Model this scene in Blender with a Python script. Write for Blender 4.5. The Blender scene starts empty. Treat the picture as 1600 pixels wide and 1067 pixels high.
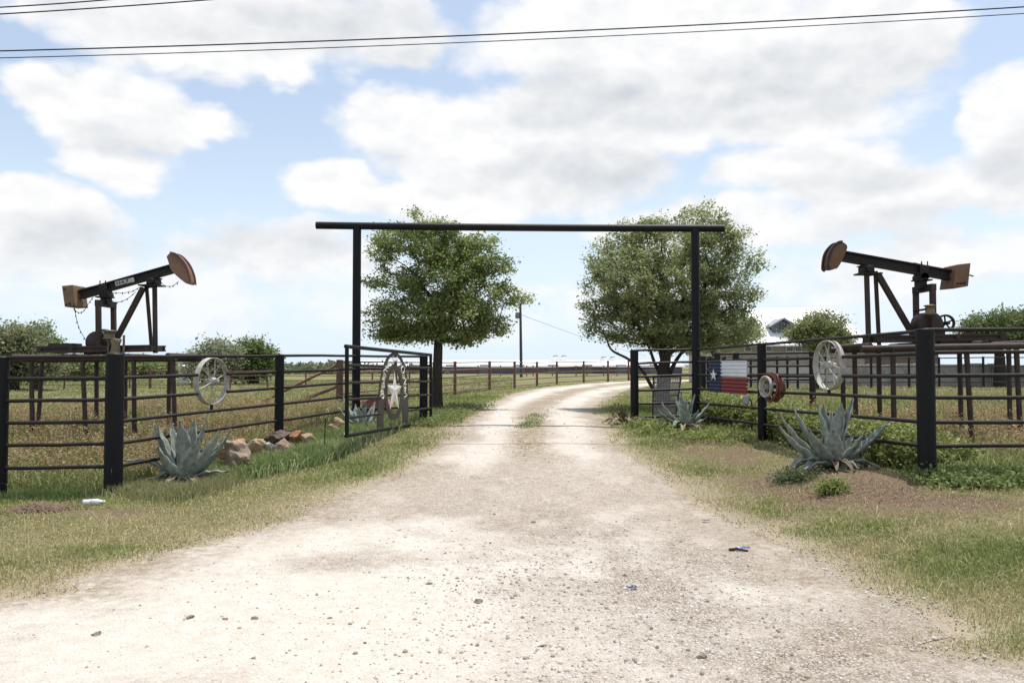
import bpy, math, random
import numpy as np
from mathutils import Vector, Matrix
random.seed(7); RNG = np.random.default_rng(11)
R = math.radians
S = bpy.context.scene
COL = S.collection

# ------------------------------------------------------------------ camera, sky, sun, exposure
CAM_H, FOC, HOR = 1.6, 1200.0, 570.0           # eye height, focal length and horizon row of the 1600 px photo
PITCH = math.atan((HOR - 533.5) / FOC)
cam = bpy.data.objects.new('camera', bpy.data.cameras.new('camera')); COL.objects.link(cam)
cam.location = (0, 0, CAM_H); cam.rotation_euler = (R(90) + PITCH, 0, 0)
cam.data.sensor_width = 36; cam.data.lens = 27; cam.data.clip_end = 6000; cam.data.clip_start = 0.05
S.camera = cam
S.view_settings.view_transform = 'Standard'; S.view_settings.look = 'None'
S.view_settings.exposure = 0.35; S.view_settings.gamma = 1
SUN_EL, SUN_AZ = R(74), R(42)                  # sun high, behind the gate and to the right
sun = bpy.data.objects.new('sun', bpy.data.lights.new('sun', 'SUN')); COL.objects.link(sun)
sun.data.energy = 3.9; sun.data.angle = R(0.6); sun.data.color = (1, 0.96, 0.9)
sd = Vector((math.sin(SUN_AZ)*math.cos(SUN_EL), math.cos(SUN_AZ)*math.cos(SUN_EL), math.sin(SUN_EL)))
sun.rotation_euler = sd.to_track_quat('Z', 'Y').to_euler(); sun.location = sd * 60

def ray(px, py):
    u, v = (px - 800) / FOC, (533.5 - py) / FOC
    return Vector((u, math.cos(PITCH) - v*math.sin(PITCH), math.sin(PITCH) + v*math.cos(PITCH)))
def P(px, py, Y):                              # the point at depth Y seen at a pixel of the photo
    d = ray(px, py); return Vector((0, 0, CAM_H)) + d * (Y / d.y)

world = bpy.data.worlds.new('World'); S.world = world; world.use_nodes = True
def build_sky():
    nt = world.node_tree; nt.nodes.clear(); L = nt.links.new
    def N(t, **k):
        n = nt.nodes.new(t)
        for a, b in k.items(): setattr(n, a, b)
        return n
    def put(sock, v):
        if hasattr(v, 'is_linked') or isinstance(v, bpy.types.NodeSocket): L(v, sock)
        else: sock.default_value = v
    def m(op, a, b=0.0, c=0.0, clamp=False):
        n = N('ShaderNodeMath', operation=op, use_clamp=clamp)
        put(n.inputs[0], a); put(n.inputs[1], b); put(n.inputs[2], c); return n.outputs[0]
    def vm(op, a, b):
        n = N('ShaderNodeVectorMath', operation=op); put(n.inputs[0], a); put(n.inputs[1], b)
        return n.outputs['Value'] if op == 'DOT_PRODUCT' else n.outputs[0]
    def sstep(x, lo, hi):
        n = N('ShaderNodeMapRange', interpolation_type='SMOOTHSTEP'); put(n.inputs[0], x)
        n.inputs[1].default_value = lo; n.inputs[2].default_value = hi; return n.outputs[0]
    def noise(vec, sc, det, rough=.55, dist=0.0):
        n = N('ShaderNodeTexNoise'); put(n.inputs['Vector'], vec); n.inputs['Scale'].default_value = sc
        n.inputs['Detail'].default_value = det; n.inputs['Roughness'].default_value = rough
        n.inputs['Distortion'].default_value = dist; return n
    tc = N('ShaderNodeTexCoord'); D = tc.outputs['Generated']
    sep = N('ShaderNodeSeparateXYZ'); L(D, sep.inputs[0])
    az = m('ARCTAN2', sep.outputs[0], sep.outputs[1])
    el = m('ARCSINE', sep.outputs[2])
    st = vm('MULTIPLY', D, (1, 1, 1.7))
    w1 = noise(st, 5.0, 5, .55); w2 = noise(vm('ADD', st, (7.3, 2.1, 4.4)), 5.0, 5, .55)
    wa = m('MULTIPLY_ADD', w1.outputs[0], .15, -.075); we = m('MULTIPLY_ADD', w2.outputs[0], .09, -.045)
    cv = N('ShaderNodeCombineXYZ'); put(cv.inputs[0], m('ADD', az, wa)); put(cv.inputs[1], m('ADD', el, we))
    def ae(px, py):
        d = ray(px, py).normalized(); return math.atan2(d.x, d.y), math.asin(d.z)
    def field(blobs):
        acc = None
        for px, py, rx, ry, w in blobs:
            a, e = ae(px, py); c = math.cos(math.atan((px-800)/FOC)); ce = math.cos(math.atan((HOR-py)/FOC))
            q = vm('MULTIPLY', vm('SUBTRACT', cv.outputs[0], (a, e, 0)), (FOC/(rx*c*c), FOC/(ry*ce*ce), 0))
            b = m('MULTIPLY_ADD', vm('DOT_PRODUCT', q, q), -w, w)
            acc = b if acc is None else m('SMOOTH_MAX', acc, b, .25)
        return acc
    clouds = [(330,30,330,95,1),(80,10,90,25,.6),(440,105,62,34,.9),(620,55,120,65,.8),(170,165,175,75,1),(50,135,90,50,.9),(320,178,80,30,.8),
      (185,250,105,48,.9),(60,330,130,50,.9),(50,410,200,60,.8),(640,195,150,75,1),(820,245,270,105,1.1),(510,288,105,48,1),(690,315,210,45,.8),
      (1000,55,300,110,1.1),(1230,110,300,115,1.1),(980,180,250,80,1),(1420,55,125,90,1),(1260,265,150,62,1),(1380,300,230,58,.9),(1570,190,80,95,1),(1590,285,110,70,1),
      (1150,345,270,45,.8),(850,435,70,24,.6),(1400,430,260,70,.7),(430,405,220,62,.75),(260,470,320,50,.6),(1000,470,200,40,.5),(700,500,260,40,.5)]
    grey = [(520,55,260,55,1),(940,275,210,50,1),(930,170,150,70,1),(1250,125,300,62,1),(1600,265,90,50,1),(200,212,90,28,.8),(110,375,150,35,.7),
      (420,392,190,36,.7),(1330,280,130,28,.6),(1400,350,200,30,.4),(250,40,150,40,.5),(640,250,80,30,.5)]
    f = field(clouds); g = field(grey)
    def billow(vec):
        a = noise(vec, 8.0, 7, .58).outputs[0]
        v = N('ShaderNodeTexVoronoi', feature='F1'); put(v.inputs['Vector'], vec); v.inputs['Scale'].default_value = 15; v.inputs['Detail'].default_value = 2; v.inputs['Roughness'].default_value = .5; v.normalize = True
        return m('MULTIPLY_ADD', v.outputs['Distance'], -.62, m('MULTIPLY_ADD', a, .62, .36))
    n1 = billow(vm('ADD', st, vm('MULTIPLY', w1.outputs[1], (.05, .05, .05)))); n2 = billow(vm('ADD', vm('ADD', st, (-.010, -.010, .026)), vm('MULTIPLY', w1.outputs[1], (.05, .05, .05))))
    big = noise(vm('ADD', st, (1.7, 9.2, 3.3)), 2.6, 6, .55)
    back = m('MULTIPLY_ADD', big.outputs[0], 3.2, -1.62)          # clouds elsewhere in the sky
    ahead = sstep(m('ABSOLUTE', az), .75, 1.0); high = sstep(el, .50, .62)
    away = m('MAXIMUM', ahead, high)
    back = m('ADD', m('MULTIPLY', back, away), m('MULTIPLY_ADD', away, .9, -.9))
    f = m('MAXIMUM', m('MAXIMUM', f, -.7), back)
    dens = sstep(m('ADD', f, m('MULTIPLY_ADD', n1, 2.1, -1.17)), -.22, .40)
    relief = m('MULTIPLY', m('SUBTRACT', n2, n1), 1.9)
    gg = m('MULTIPLY', sstep(m('ADD', g, m('MULTIPLY_ADD', n1, 1.5, -.75)), -.6, 1.05), .52)
    gg = m('ADD', m('ADD', gg, relief), m('MULTIPLY', m('SUBTRACT', .62, big.outputs[0]), .25), clamp=True)
    cm = N('ShaderNodeMix', data_type='RGBA'); put(cm.inputs[0], gg)
    cm.inputs[6].default_value = (.81, .81, .815, 1); cm.inputs[7].default_value = (.50, .535, .575, 1)
    sky = N('ShaderNodeTexSky', sky_type='NISHITA'); sky.sun_disc = False; sky.sun_elevation = SUN_EL; sky.sun_rotation = SUN_AZ
    sky.air_density = 1.0; sky.dust_density = 2.2; sky.ozone_density = 1.2
    bg1 = N('ShaderNodeBackground'); L(sky.outputs[0], bg1.inputs[0]); bg1.inputs[1].default_value = .13
    bgh = N('ShaderNodeBackground'); bgh.inputs[0].default_value = (.68, .79, .89, 1); bgh.inputs[1].default_value = 1
    bg2 = N('ShaderNodeBackground'); L(cm.outputs[2], bg2.inputs[0]); bg2.inputs[1].default_value = .97
    hz = m('MULTIPLY_ADD', sstep(el, .36, .0), .55, .32)
    mh = N('ShaderNodeMixShader'); put(mh.inputs[0], hz); L(bg1.outputs[0], mh.inputs[1]); L(bgh.outputs[0], mh.inputs[2])
    low = m('MULTIPLY_ADD', sstep(el, .0, .16), .5, .5)
    mx = N('ShaderNodeMixShader'); put(mx.inputs[0], m('MULTIPLY', dens, low)); L(mh.outputs[0], mx.inputs[1]); L(bg2.outputs[0], mx.inputs[2])
    out = N('ShaderNodeOutputWorld'); L(mx.outputs[0], out.inputs[0])
build_sky()

# ------------------------------------------------------------------ helpers
def tag(o, label=None, cat=None, group=None, kind=None):
    if label: o['label'] = label
    if cat: o['category'] = cat
    if group: o['group'] = group
    if kind: o['kind'] = kind
    return o
ORG = {}
def thing(name, loc, label, cat, group=None):
    o = bpy.data.objects.new(name, None); COL.objects.link(o); o.location = loc; o.empty_display_size = .2
    ORG[o] = Vector(loc); return tag(o, label, cat, group)
def link_mesh(name, me, mat, parent=None, origin=None):
    o = bpy.data.objects.new(name, me); COL.objects.link(o)
    if mat: me.materials.append(mat)
    if parent is not None: o.parent = parent; ORG[o] = ORG[parent]
    else:
        ORG[o] = Vector(origin) if origin is not None else Vector((0, 0, 0)); o.location = ORG[o]
    if ORG[o].length > 0:
        n = len(me.vertices); a = np.empty(n*3, np.float32); me.vertices.foreach_get('co', a)
        a = (a.reshape(-1, 3) - np.array(ORG[o], np.float32)).ravel(); me.vertices.foreach_set('co', a)
    me.update(); return o
class MB:
    def __init__(self): self.v = []; self.f = []; self.s = []
    def add(self, vs, fs, smooth=False):
        b = len(self.v); self.v += [tuple(p) for p in vs]
        for f in fs: self.f.append([i + b for i in f]); self.s.append(smooth)
    def path(self, pts, rad, n=8, caps=True):
        pts = [Vector(p) for p in pts]; k = len(pts)
        if not hasattr(rad, '__len__'): rad = [rad]*k
        ref = None; rings = []
        for i in range(k):
            t = (pts[min(i+1, k-1)] - pts[max(i-1, 0)]).normalized()
            if ref is None: ref = t.orthogonal().normalized()
            ref = (ref - t*ref.dot(t)).normalized(); b = t.cross(ref)
            rings.append([pts[i] + (ref*math.cos(a) + b*math.sin(a))*rad[i] for a in [2*math.pi*j/n for j in range(n)]])
        vs = [p for r in rings for p in r]
        fs = [[i*n+j, i*n+(j+1) % n, (i+1)*n+(j+1) % n, (i+1)*n+j] for i in range(k-1) for j in range(n)]
        self.add(vs, fs, True)
        if caps: self.add(rings[0], [list(range(n))[::-1]]); self.add(rings[-1], [list(range(n))])
        return self
    def box(self, c, sx, sy, sz, rot=None):
        m = rot or Matrix.Identity(3); c = Vector(c)
        vs = [c + m @ Vector((x*sx/2, y*sy/2, z*sz/2)) for x in (-1, 1) for y in (-1, 1) for z in (-1, 1)]
        self.add(vs, [[0,1,3,2],[4,6,7,5],[0,4,5,1],[2,3,7,6],[0,2,6,4],[1,5,7,3]]); return self
    def bar(self, a, b, w, h, up=Vector((0,0,1))):       # a square bar from a to b, w across and h along up
        a, b = Vector(a), Vector(b); t = (b-a).normalized(); s = t.cross(up).normalized(); u = s.cross(t)
        m = Matrix((t, s, u)).transposed(); return self.box((a+b)/2, (b-a).length, w, h, m)
    def prism(self, outer, th):                           # outline of 3-D points pushed along vector th
        n = len(outer); a = [Vector(p) for p in outer]; b = [p + th for p in a]
        self.add(a + b, [list(range(n)), list(range(n, 2*n))[::-1]] + [[i, i+n, (i+1) % n + n, (i+1) % n] for i in range(n)]); return self
    def ring(self, o, i, th):                             # closed band between two equal-length loops
        n = len(o); A = [Vector(p) for p in o]; B = [Vector(p) for p in i]
        vs = A + B + [p+th for p in A] + [p+th for p in B]; fs = []
        for k in range(n):
            l = (k+1) % n
            fs += [[k, l, n+l, n+k], [2*n+k, 3*n+k, 3*n+l, 2*n+l], [k, 2*n+k, 2*n+l, l], [n+k, n+l, 3*n+l, 3*n+k]]
        self.add(vs, fs); return self
    def lathe(self, c, prof, n=24, axis=Vector((0,0,1))):
        axis = Vector(axis).normalized(); u = axis.orthogonal().normalized(); w = axis.cross(u); c = Vector(c); k = len(prof)
        vs = [c + axis*z + (u*math.cos(2*math.pi*j/n) + w*math.sin(2*math.pi*j/n))*r for r, z in prof for j in range(n)]
        self.add(vs, [[i*n+j, i*n+(j+1) % n, (i+1)*n+(j+1) % n, (i+1)*n+j] for i in range(k-1) for j in range(n)], True); return self
    def build(self, name, mat, parent=None, origin=None, bevel=0):
        me = bpy.data.meshes.new(name); me.from_pydata(self.v, [], self.f)
        me.polygons.foreach_set('use_smooth', self.s)
        o = link_mesh(name, me, mat, parent, origin)
        if bevel:
            b = o.modifiers.new('bevel', 'BEVEL'); b.width = bevel; b.segments = 2; b.limit_method = 'ANGLE'; b.angle_limit = R(50)
        return o
def np_mesh(name, v, tris=None, quads=None, col=None, mat=None, parent=None, origin=None, smooth=False):
    me = bpy.data.meshes.new(name); v = np.asarray(v, np.float32); me.vertices.add(len(v)); me.vertices.foreach_set('co', v.ravel())
    idx = []; st = []; tot = 0
    for arr, k in ((tris, 3), (quads, 4)):
        if arr is not None and len(arr):
            idx.append(np.asarray(arr, np.int32).ravel()); st.append(np.arange(len(arr))*k + tot); tot += len(arr)*k
    idx = np.concatenate(idx); st = np.concatenate(st)
    me.loops.add(len(idx)); me.loops.foreach_set('vertex_index', idx)
    me.polygons.add(len(st)); me.polygons.foreach_set('loop_start', st.astype(np.int32))
    if smooth: me.polygons.foreach_set('use_smooth', np.ones(len(st), bool))
    me.update(calc_edges=True)
    if col is not None:
        c = np.ones((len(v), 4), np.float32); c[:, :3] = col
        a = me.color_attributes.new('tint', 'FLOAT_COLOR', 'POINT'); a.data.foreach_set('color', c.ravel())
    return link_mesh(name, me, mat, parent, origin)

# value noise
_T = RNG.random((256, 256))
def vnoise(x, y):
    x = np.asarray(x, float); y = np.asarray(y, float); xi = np.floor(x).astype(int); yi = np.floor(y).astype(int); fx = x-xi; fy = y-yi
    fx = fx*fx*(3-2*fx); fy = fy*fy*(3-2*fy); a = lambda i, j: _T[(xi+i) & 255, (yi+j) & 255]
    return (a(0,0)*(1-fx)+a(1,0)*fx)*(1-fy) + (a(0,1)*(1-fx)+a(1,1)*fx)*fy
def fbm(x, y, o=4):
    s = 0; w = .5; t = 0
    for i in range(o): s = s + w*vnoise(x*2**i + 17.3*i, y*2**i + 5.1*i); t += w; w *= .5
    return s/t
def sst(a, b, x):
    t = np.clip((np.asarray(x, float)-a)/(b-a), 0, 1); return t*t*(3-2*t)

# ------------------------------------------------------------------ materials
def node_mat(name):
    m = bpy.data.materials.new(name); m.use_nodes = True; nt = m.node_tree; b = nt.nodes['Principled BSDF']; return m, nt, b
def mat(name, c1, c2=None, scale=8, rough=.6, metal=0, bump=0, bscale=40, spots=None, spot_scale=14, spot_lo=.58, spec=.5, stretch=(1,1,1)):
    m, nt, b = node_mat(name); L = nt.links.new; N = nt.nodes.new
    tc = N('ShaderNodeTexCoord'); mp = N('ShaderNodeMapping'); L(tc.outputs['Object'], mp.inputs[0]); mp.inputs['Scale'].default_value = stretch
    V = mp.outputs[0]
    b.inputs['Roughness'].default_value = rough; b.inputs['Metallic'].default_value = metal; b.inputs['Specular IOR Level'].default_value = spec
    if c2 is None: c2 = tuple(x*.7 for x in c1)
    n = N('ShaderNodeTexNoise'); L(V, n.inputs['Vector']); n.inputs['Scale'].default_value = scale; n.inputs['Detail'].default_value = 6; n.inputs['Roughness'].default_value = .65
    cr = N('ShaderNodeValToRGB'); L(n.outputs[0], cr.inputs[0]); cr.color_ramp.elements[0].position = .35; cr.color_ramp.elements[1].position = .65
    cr.color_ramp.elements[0].color = (*c2, 1); cr.color_ramp.elements[1].color = (*c1, 1); last = cr.outputs[0]
    if spots:
        n2 = N('ShaderNodeTexNoise'); L(V, n2.inputs['Vector']); n2.inputs['Scale'].default_value = spot_scale; n2.inputs['Detail'].default_value = 8; n2.inputs['Roughness'].default_value = .7
        mr = N('ShaderNodeMapRange'); L(n2.outputs[0], mr.inputs[0]); mr.inputs[1].default_value = spot_lo; mr.inputs[2].default_value = spot_lo+.08
        mx = N('ShaderNodeMix'); mx.data_type = 'RGBA'; L(mr.outputs[0], mx.inputs[0]); L(last, mx.inputs[6]); mx.inputs[7].default_value = (*spots, 1); last = mx.outputs[2]
    L(last, b.inputs['Base Color'])
    if bump:
        n3 = N('ShaderNodeTexNoise'); L(V, n3.inputs['Vector']); n3.inputs['Scale'].default_value = bscale; n3.inputs['Detail'].default_value = 5
        bp = N('ShaderNodeBump'); bp.inputs['Strength'].default_value = bump; bp.inputs['Distance'].default_value = .02; L(n3.outputs[0], bp.inputs['Height']); L(bp.outputs[0], b.inputs['Normal'])
    return m
def leaf_mat(name, trans=.35, rough=.5, gain=1.0, spec=.3):
    m, nt, b = node_mat(name); L = nt.links.new; N = nt.nodes.new
    a = N('ShaderNodeAttribute'); a.attribute_name = 'tint'
    h = N('ShaderNodeHueSaturation'); L(a.outputs['Color'], h.inputs['Color']); h.inputs['Value'].default_value = gain
    L(h.outputs[0], b.inputs['Base Color']); b.inputs['Roughness'].default_value = rough; b.inputs['Specular IOR Level'].default_value = spec
    t = N('ShaderNodeBsdfTranslucent'); h2 = N('ShaderNodeHueSaturation'); L(h.outputs[0], h2.inputs['Color']); h2.inputs['Value'].default_value = 1.3; L(h2.outputs[0], t.inputs[0])
    mx = N('ShaderNodeMixShader'); mx.inputs[0].default_value = trans; L(b.outputs[0], mx.inputs[1]); L(t.outputs[0], mx.inputs[2])
    L(mx.outputs[0], nt.nodes['Material Output'].inputs[0]); return m
BLACK = mat('black_paint', (.009,.0085,.010), (.006,.006,.0075), 6, .55, 0, .06, 60, spots=(.055,.047,.045), spot_scale=22, spot_lo=.66, spec=.22)
BLACK_OLD = mat('black_pipe_old', (.014,.012,.013), (.026,.016,.013), 5, .55, 0, .12, 60, spots=(.075,.04,.026), spot_scale=8, spot_lo=.62, spec=.28)
RUST = mat('rust_pipe', (.21,.108,.07), (.10,.052,.036), 7, .75, 0, .2, 70, spots=(.21,.11,.07), spot_scale=11, spot_lo=.6)
RUST_DARK = mat('rust_dark', (.058,.029,.020), (.022,.014,.011), 6, .65, 0, .15, 60, spots=(.075,.03,.02), spot_scale=9, spot_lo=.6)
BROWN = mat('brown_paint', (.20,.105,.058), (.135,.07,.04), 5, .65, 0, .12, 50, spots=(.10,.045,.03), spot_scale=9, spot_lo=.64)
TAN = mat('tan_paint', (.21,.135,.07), (.14,.085,.045), 6, .65, 0, .1, 50, spots=(.12,.06,.035), spot_scale=10, spot_lo=.62)
HEADP = mat('red_brown_paint', (.23,.12,.075), (.165,.08,.05), 5, .6, 0, .12, 40, spots=(.12,.045,.03), spot_scale=10, spot_lo=.64)
KHAKI = mat('khaki_metal', (.22,.17,.10), (.12,.09,.055), 10, .6, 0, .1, 60, spots=(.06,.03,.02), spot_lo=.6)
WHITE_OLD = mat('old_white_paint', (.48,.465,.42), (.28,.26,.22), 12, .6, 0, .1, 60, spots=(.13,.085,.06), spot_scale=18, spot_lo=.58)
WHITE = mat('white_paint', (.76,.75,.72), (.66,.65,.62), 6, .5, 0, .03, 60)
STARW = mat('star_paint', (.74,.72,.68), (.60,.58,.54), 5, .45, 0, .03, 60)
GATEBROWN = mat('gate_plate', (.040,.031,.025), (.026,.021,.019), 6, .5, 0, .05, 60)
GREYM = mat('grey_metal', (.20,.21,.23), (.15,.16,.18), 8, .5, .1, .05, 60)
BARK = mat('bark', (.055,.042,.034), (.022,.017,.014), 14, .9, 0, .8, 24, stretch=(1,1,.35))
ROOFW = mat('white_metal_roof', (.80,.81,.82), (.70,.71,.73), 2, .45, 0, 0)
STONEW = mat('pale_stone', (.42,.37,.30), (.27,.24,.20), 5, .85, 0, .3, 8, spots=(.18,.15,.12), spot_scale=6, spot_lo=.6)
GREYW = mat('grey_siding', (.17,.18,.20), (.14,.15,.17), 3, .7)
GLASS = mat('dark_glass', (.03,.035,.045), (.02,.025,.03), 3, .15)
BARNWALL = mat('barn_wall', (.13,.12,.14), (.09,.085,.10), .6, .8)
CABLE = mat('cable', (.035,.028,.028), (.025,.02,.02), 3, .6)
leafy = leaf_mat('leaves', .40, .5); grassm = leaf_mat('grass_blade', .25, .6, spec=.15)

# ------------------------------------------------------------------ terrain
def g(x, y):
    x = np.asarray(x, float); y = np.asarray(y, float)
    side = sst(-2.2, -4.2, x)
    base = .45*((1-side)*sst(7.2, 15.4, y) + side*sst(9.6, 16.5, y))
    far = -.08*sst(18, 32, y) - .75*sst(60, 180, y)
    out = -.25*sst(-7, -16, x)*sst(9, 20, y)*(1-sst(60, 180, y))
    mound = .23*sst(2.5, 4.2, x)*(1-sst(8.7, 12.4, y))*sst(3.5, 7.5, y)*(1-.7*sst(7, 11, x))
    n = (fbm(x*.45+3, y*.45, 3)-.5)*.07*sst(2, 6, np.hypot(x, y)) + (fbm(x*1.6, y*1.6+9, 2)-.5)*.03
    return base + far + out + mound + n*(1-.5*sst(40, 90, y))
def gz(x, y): return float(g(x, y))
def G(px, py):                                # where a pixel's ray meets the ground
    d = ray(px, py); d = d/d.y; Y = np.concatenate([np.arange(1.5, 30, .01), np.arange(30, 200, .05)])
    i = np.argmax(CAM_H + d.z*Y < g(d.x*Y, Y)); return Vector((d.x*Y[i], Y[i], gz(d.x*Y[i], Y[i])))
LPX = [(0,945),(130,908),(250,872),(350,838),(450,806),(530,780),(600,746),(655,712),(695,687),(720,665),(742,646),(765,631),(800,617),(840,608),(885,602),(935,598),(985,595.5)]
RPX = [(1600,1045),(1480,988),(1380,942),(1290,892),(1215,850),(1135,812),(1080,770),(1015,732),(985,710),(958,690),(938,667),(930,645),(940,627),(965,614),(1005,605),(1050,600),(1090,596.5)]
Lw = [G(*p) for p in LPX]; Rw = [G(*p) for p in RPX]
Le = [(-60,-9),(-30,-2),(-14,3.0),(-8,4.2)] + [(p.x, p.y) for p in Lw]
Re = [(60,-9),(30,-4),(13,.6),(6.5,2.6)] + [(p.x, p.y) for p in Rw]
lx, ly = Le[-1]; rx_, ry_ = Re[-1]
Le += [(lx+8, ly+6), (lx+22, ly+12), (lx+60, ly+20)]; Re += [(rx_+6, ry_+3.5), (rx_+19, ry_+8), (rx_+58, ry_+15)]
def resample(pts, n):
    pts = np.array(pts, float); d = np.r_[0, np.cumsum(np.hypot(*np.diff(pts, axis=0).T))]
    # smooth Catmull-Rom through the points, then even spacing in a depth-aware parameter
    out = []
    for i in range(len(pts)-1):
        p0 = pts[max(i-1,0)]; p1 = pts[i]; p2 = pts[i+1]; p3 = pts[min(i+2,len(pts)-1)]
        for t in np.linspace(0, 1, n, endpoint=False):
            out.append(.5*((2*p1)+(-p0+p2)*t+(2*p0-5*p1+4*p2-p3)*t*t+(-p0+3*p1-3*p2+p3)*t**3))
    out.append(pts[-1]); return np.array(out)
LE = resample(Le, 24); RE = resample(Re, 24)
def wob(E, seed, amp):
    k = np.arange(len(E)); s = np.r_[0, np.cumsum(np.hypot(*np.diff(E, axis=0).T))]
    return (fbm(s*1.1+seed, s*0+seed, 4)-.5)*2*amp
nrm = RE-LE; nrm /= np.hypot(*nrm.T)[:, None]
LE = LE + nrm*wob(LE, 3.3, .32)[:, None]; RE = RE - nrm*wob(RE, 8.8, .26)[:, None]
POLY = np.vstack([LE[::3], RE[::-3]])
def in_road(x, y):
    c = np.zeros(x.shape, bool); px, py = POLY.T; qx, qy = np.roll(POLY, -1, 0).T
    for a, b, e, f in zip(px, py, qx, qy):
        if b == f: continue
        c ^= ((b > y) != (f > y)) & (x < (e-a)*(y-b)/(f-b)+a)
    return c
def road_dist(x, y):                          # negative inside the road
    d = np.full(x.shape, 1e9)
    for E in (LE[::3], RE[::3]):
        for (a, b), (e, f) in zip(E[:-1], E[1:]):
            vx, vy = e-a, f-b; t = np.clip(((x-a)*vx+(y-b)*vy)/(vx*vx+vy*vy+1e-9), 0, 1)
            d = np.minimum(d, np.hypot(x-a-t*vx, y-b-t*vy))
    return np.where(in_road(x, y), -d, d)
def blobs(x, y, lst):
    s = np.zeros_like(x)
    for px, py, rx, ry in lst:
        c = G(px, py); s = np.maximum(s, np.exp(-((x-c.x)/rx)**2-((y-c.y)/ry)**2))
    return s
SOIL = [(1150,712,.6,.9),(1230,750,.7,.7),(1330,772,.9,.5),(1440,784,.85,.45),(1510,788,.5,.35),(1070,690,.4,.6),(1300,735,.7,.6),(150,800,.7,.22),(60,797,.35,.25),(720,722,.3,.5),(1380,750,.7,.4)]
GREEN = [(1560,745,1.0,.7),(1520,780,.5,.3),(1110,735,.5,.4),(1290,832,.8,.35),(1200,800,.6,.4),(240,862,.8,.3),(560,735,.6,.9),(640,705,.5,1.4),(30,780,1.6,.5),(1000,680,.5,1.2),(1010,655,.5,1.5),(1560,880,.9,.6),(1560,1000,.4,.3),(1040,612,4,9),(850,607,3,9),(930,600,5,9),(690,650,1.2,3),(1000,640,1,4),(760,620,2,6)]
def masks(x, y):
    soil = np.clip(blobs(x, y, SOIL)*1.35 + (fbm(x*2.2, y*2.2)-.5)*1.7, 0, 1)*(blobs(x, y, SOIL) > .06)
    gr = np.clip(blobs(x, y, GREEN)*(.35+.75*fbm(x*2.3+5, y*2.3)) + (fbm(x*.9+40, y*.9)-.47)*1.1 + (fbm(x*3.1+40, y*3.1)-.5)*.8, 0, 1)
    return soil, gr

def uneven(dense_lo, dense_hi, step, lo, hi):
    a = list(np.arange(dense_lo, dense_hi+1e-6, step)); s = step
    while a[-1] < hi: s *= 1.17; a.append(a[-1]+s)
    s = step
    while a[0] > lo: s *= 1.17; a.insert(0, a[0]-s)
    return np.array(a)
gx = uneven(-9, 9, .12, -2600, 2600); gy = uneven(2.5, 24, .12, -60, 4200)
X, Yg = np.meshgrid(gx, gy); x_, y_ = X.ravel(), Yg.ravel(); z_ = g(x_, y_)
nx, ny = len(gx), len(gy); I = np.arange(nx*ny).reshape(ny, nx)
quads = np.stack([I[:-1,:-1], I[:-1,1:], I[1:,1:], I[1:,:-1]], -1).reshape(-1, 4)
near = (np.abs(x_) < 30) & (y_ < 60)
rd = np.full(x_.shape, 20.); rd[near] = road_dist(x_[near], y_[near])
soil, gr = masks(x_, y_)
edge = np.clip(1-rd/.9, 0, 1)*(.5+.9*fbm(x_*1.5, y_*1.5+4)); edge = np.clip(edge, 0, 1)
def ground_material():
    m, nt, b = node_mat('ground_soil'); L = nt.links.new; N = nt.nodes.new
    a = N('ShaderNodeAttribute'); a.attribute_name = 'tint'; sp = N('ShaderNodeSeparateColor'); L(a.outputs['Color'], sp.inputs[0])
    geo = N('ShaderNodeNewGeometry'); V = geo.outputs['Position']
    def noise(sc, det=6, ro=.6):
        n = N('ShaderNodeTexNoise'); L(V, n.inputs['Vector']); n.inputs['Scale'].default_value = sc; n.inputs['Detail'].default_value = det; n.inputs['Roughness'].default_value = ro; return n.outputs[0]
    def mix(f, c1, c2):
        n = N('ShaderNodeMix'); n.data_type = 'RGBA'
        for s, v in ((0, f), (6, c1), (7, c2)):
            if isinstance(v, tuple): n.inputs[s].default_value = (*v, 1)
            else: L(v, n.inputs[s])
        return n.outputs[2]
    def ramp(v, lo, hi):
        n = N('ShaderNodeMapRange'); L(v, n.inputs[0]); n.inputs[1].default_value = lo; n.inputs[2].default_value = hi; return n.outputs[0]
    dry = mix(ramp(noise(25), .35, .65), (.175,.155,.085), (.24,.21,.125))
    grn = mix(ramp(noise(18), .35, .65), (.115,.13,.045), (.165,.17,.068))
    patch = ramp(noise(.16, 5), .38, .62)
    fld = mix(patch, grn, dry)
    c = mix(sp.outputs[1], fld, grn)
    soilc = mix(ramp(noise(30), .3, .7), (.105,.074,.05), (.21,.15,.103))
    c = mix(sp.outputs[0], c, soilc)
    grav = mix(ramp(noise(60), .35, .65), (.27,.22,.155), (.42,.355,.27))
    c = mix(sp.outputs[2], c, grav); L(c, b.inputs['Base Color']); b.inputs['Roughness'].default_value = .95; b.inputs['Specular IOR Level'].default_value = .1
    bp = N('ShaderNodeBump'); bp.inputs['Strength'].default_value = .7; bp.inputs['Distance'].default_value = .03; L(noise(45), bp.inputs['Height']); L(bp.outputs[0], b.inputs['Normal'])
    return m
GROUND = np_mesh('ground', np.c_[x_, y_, z_], quads=quads, col=np.c_[soil, gr*.75, edge], mat=ground_material(), smooth=True)
tag(GROUND, kind='structure')

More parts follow.
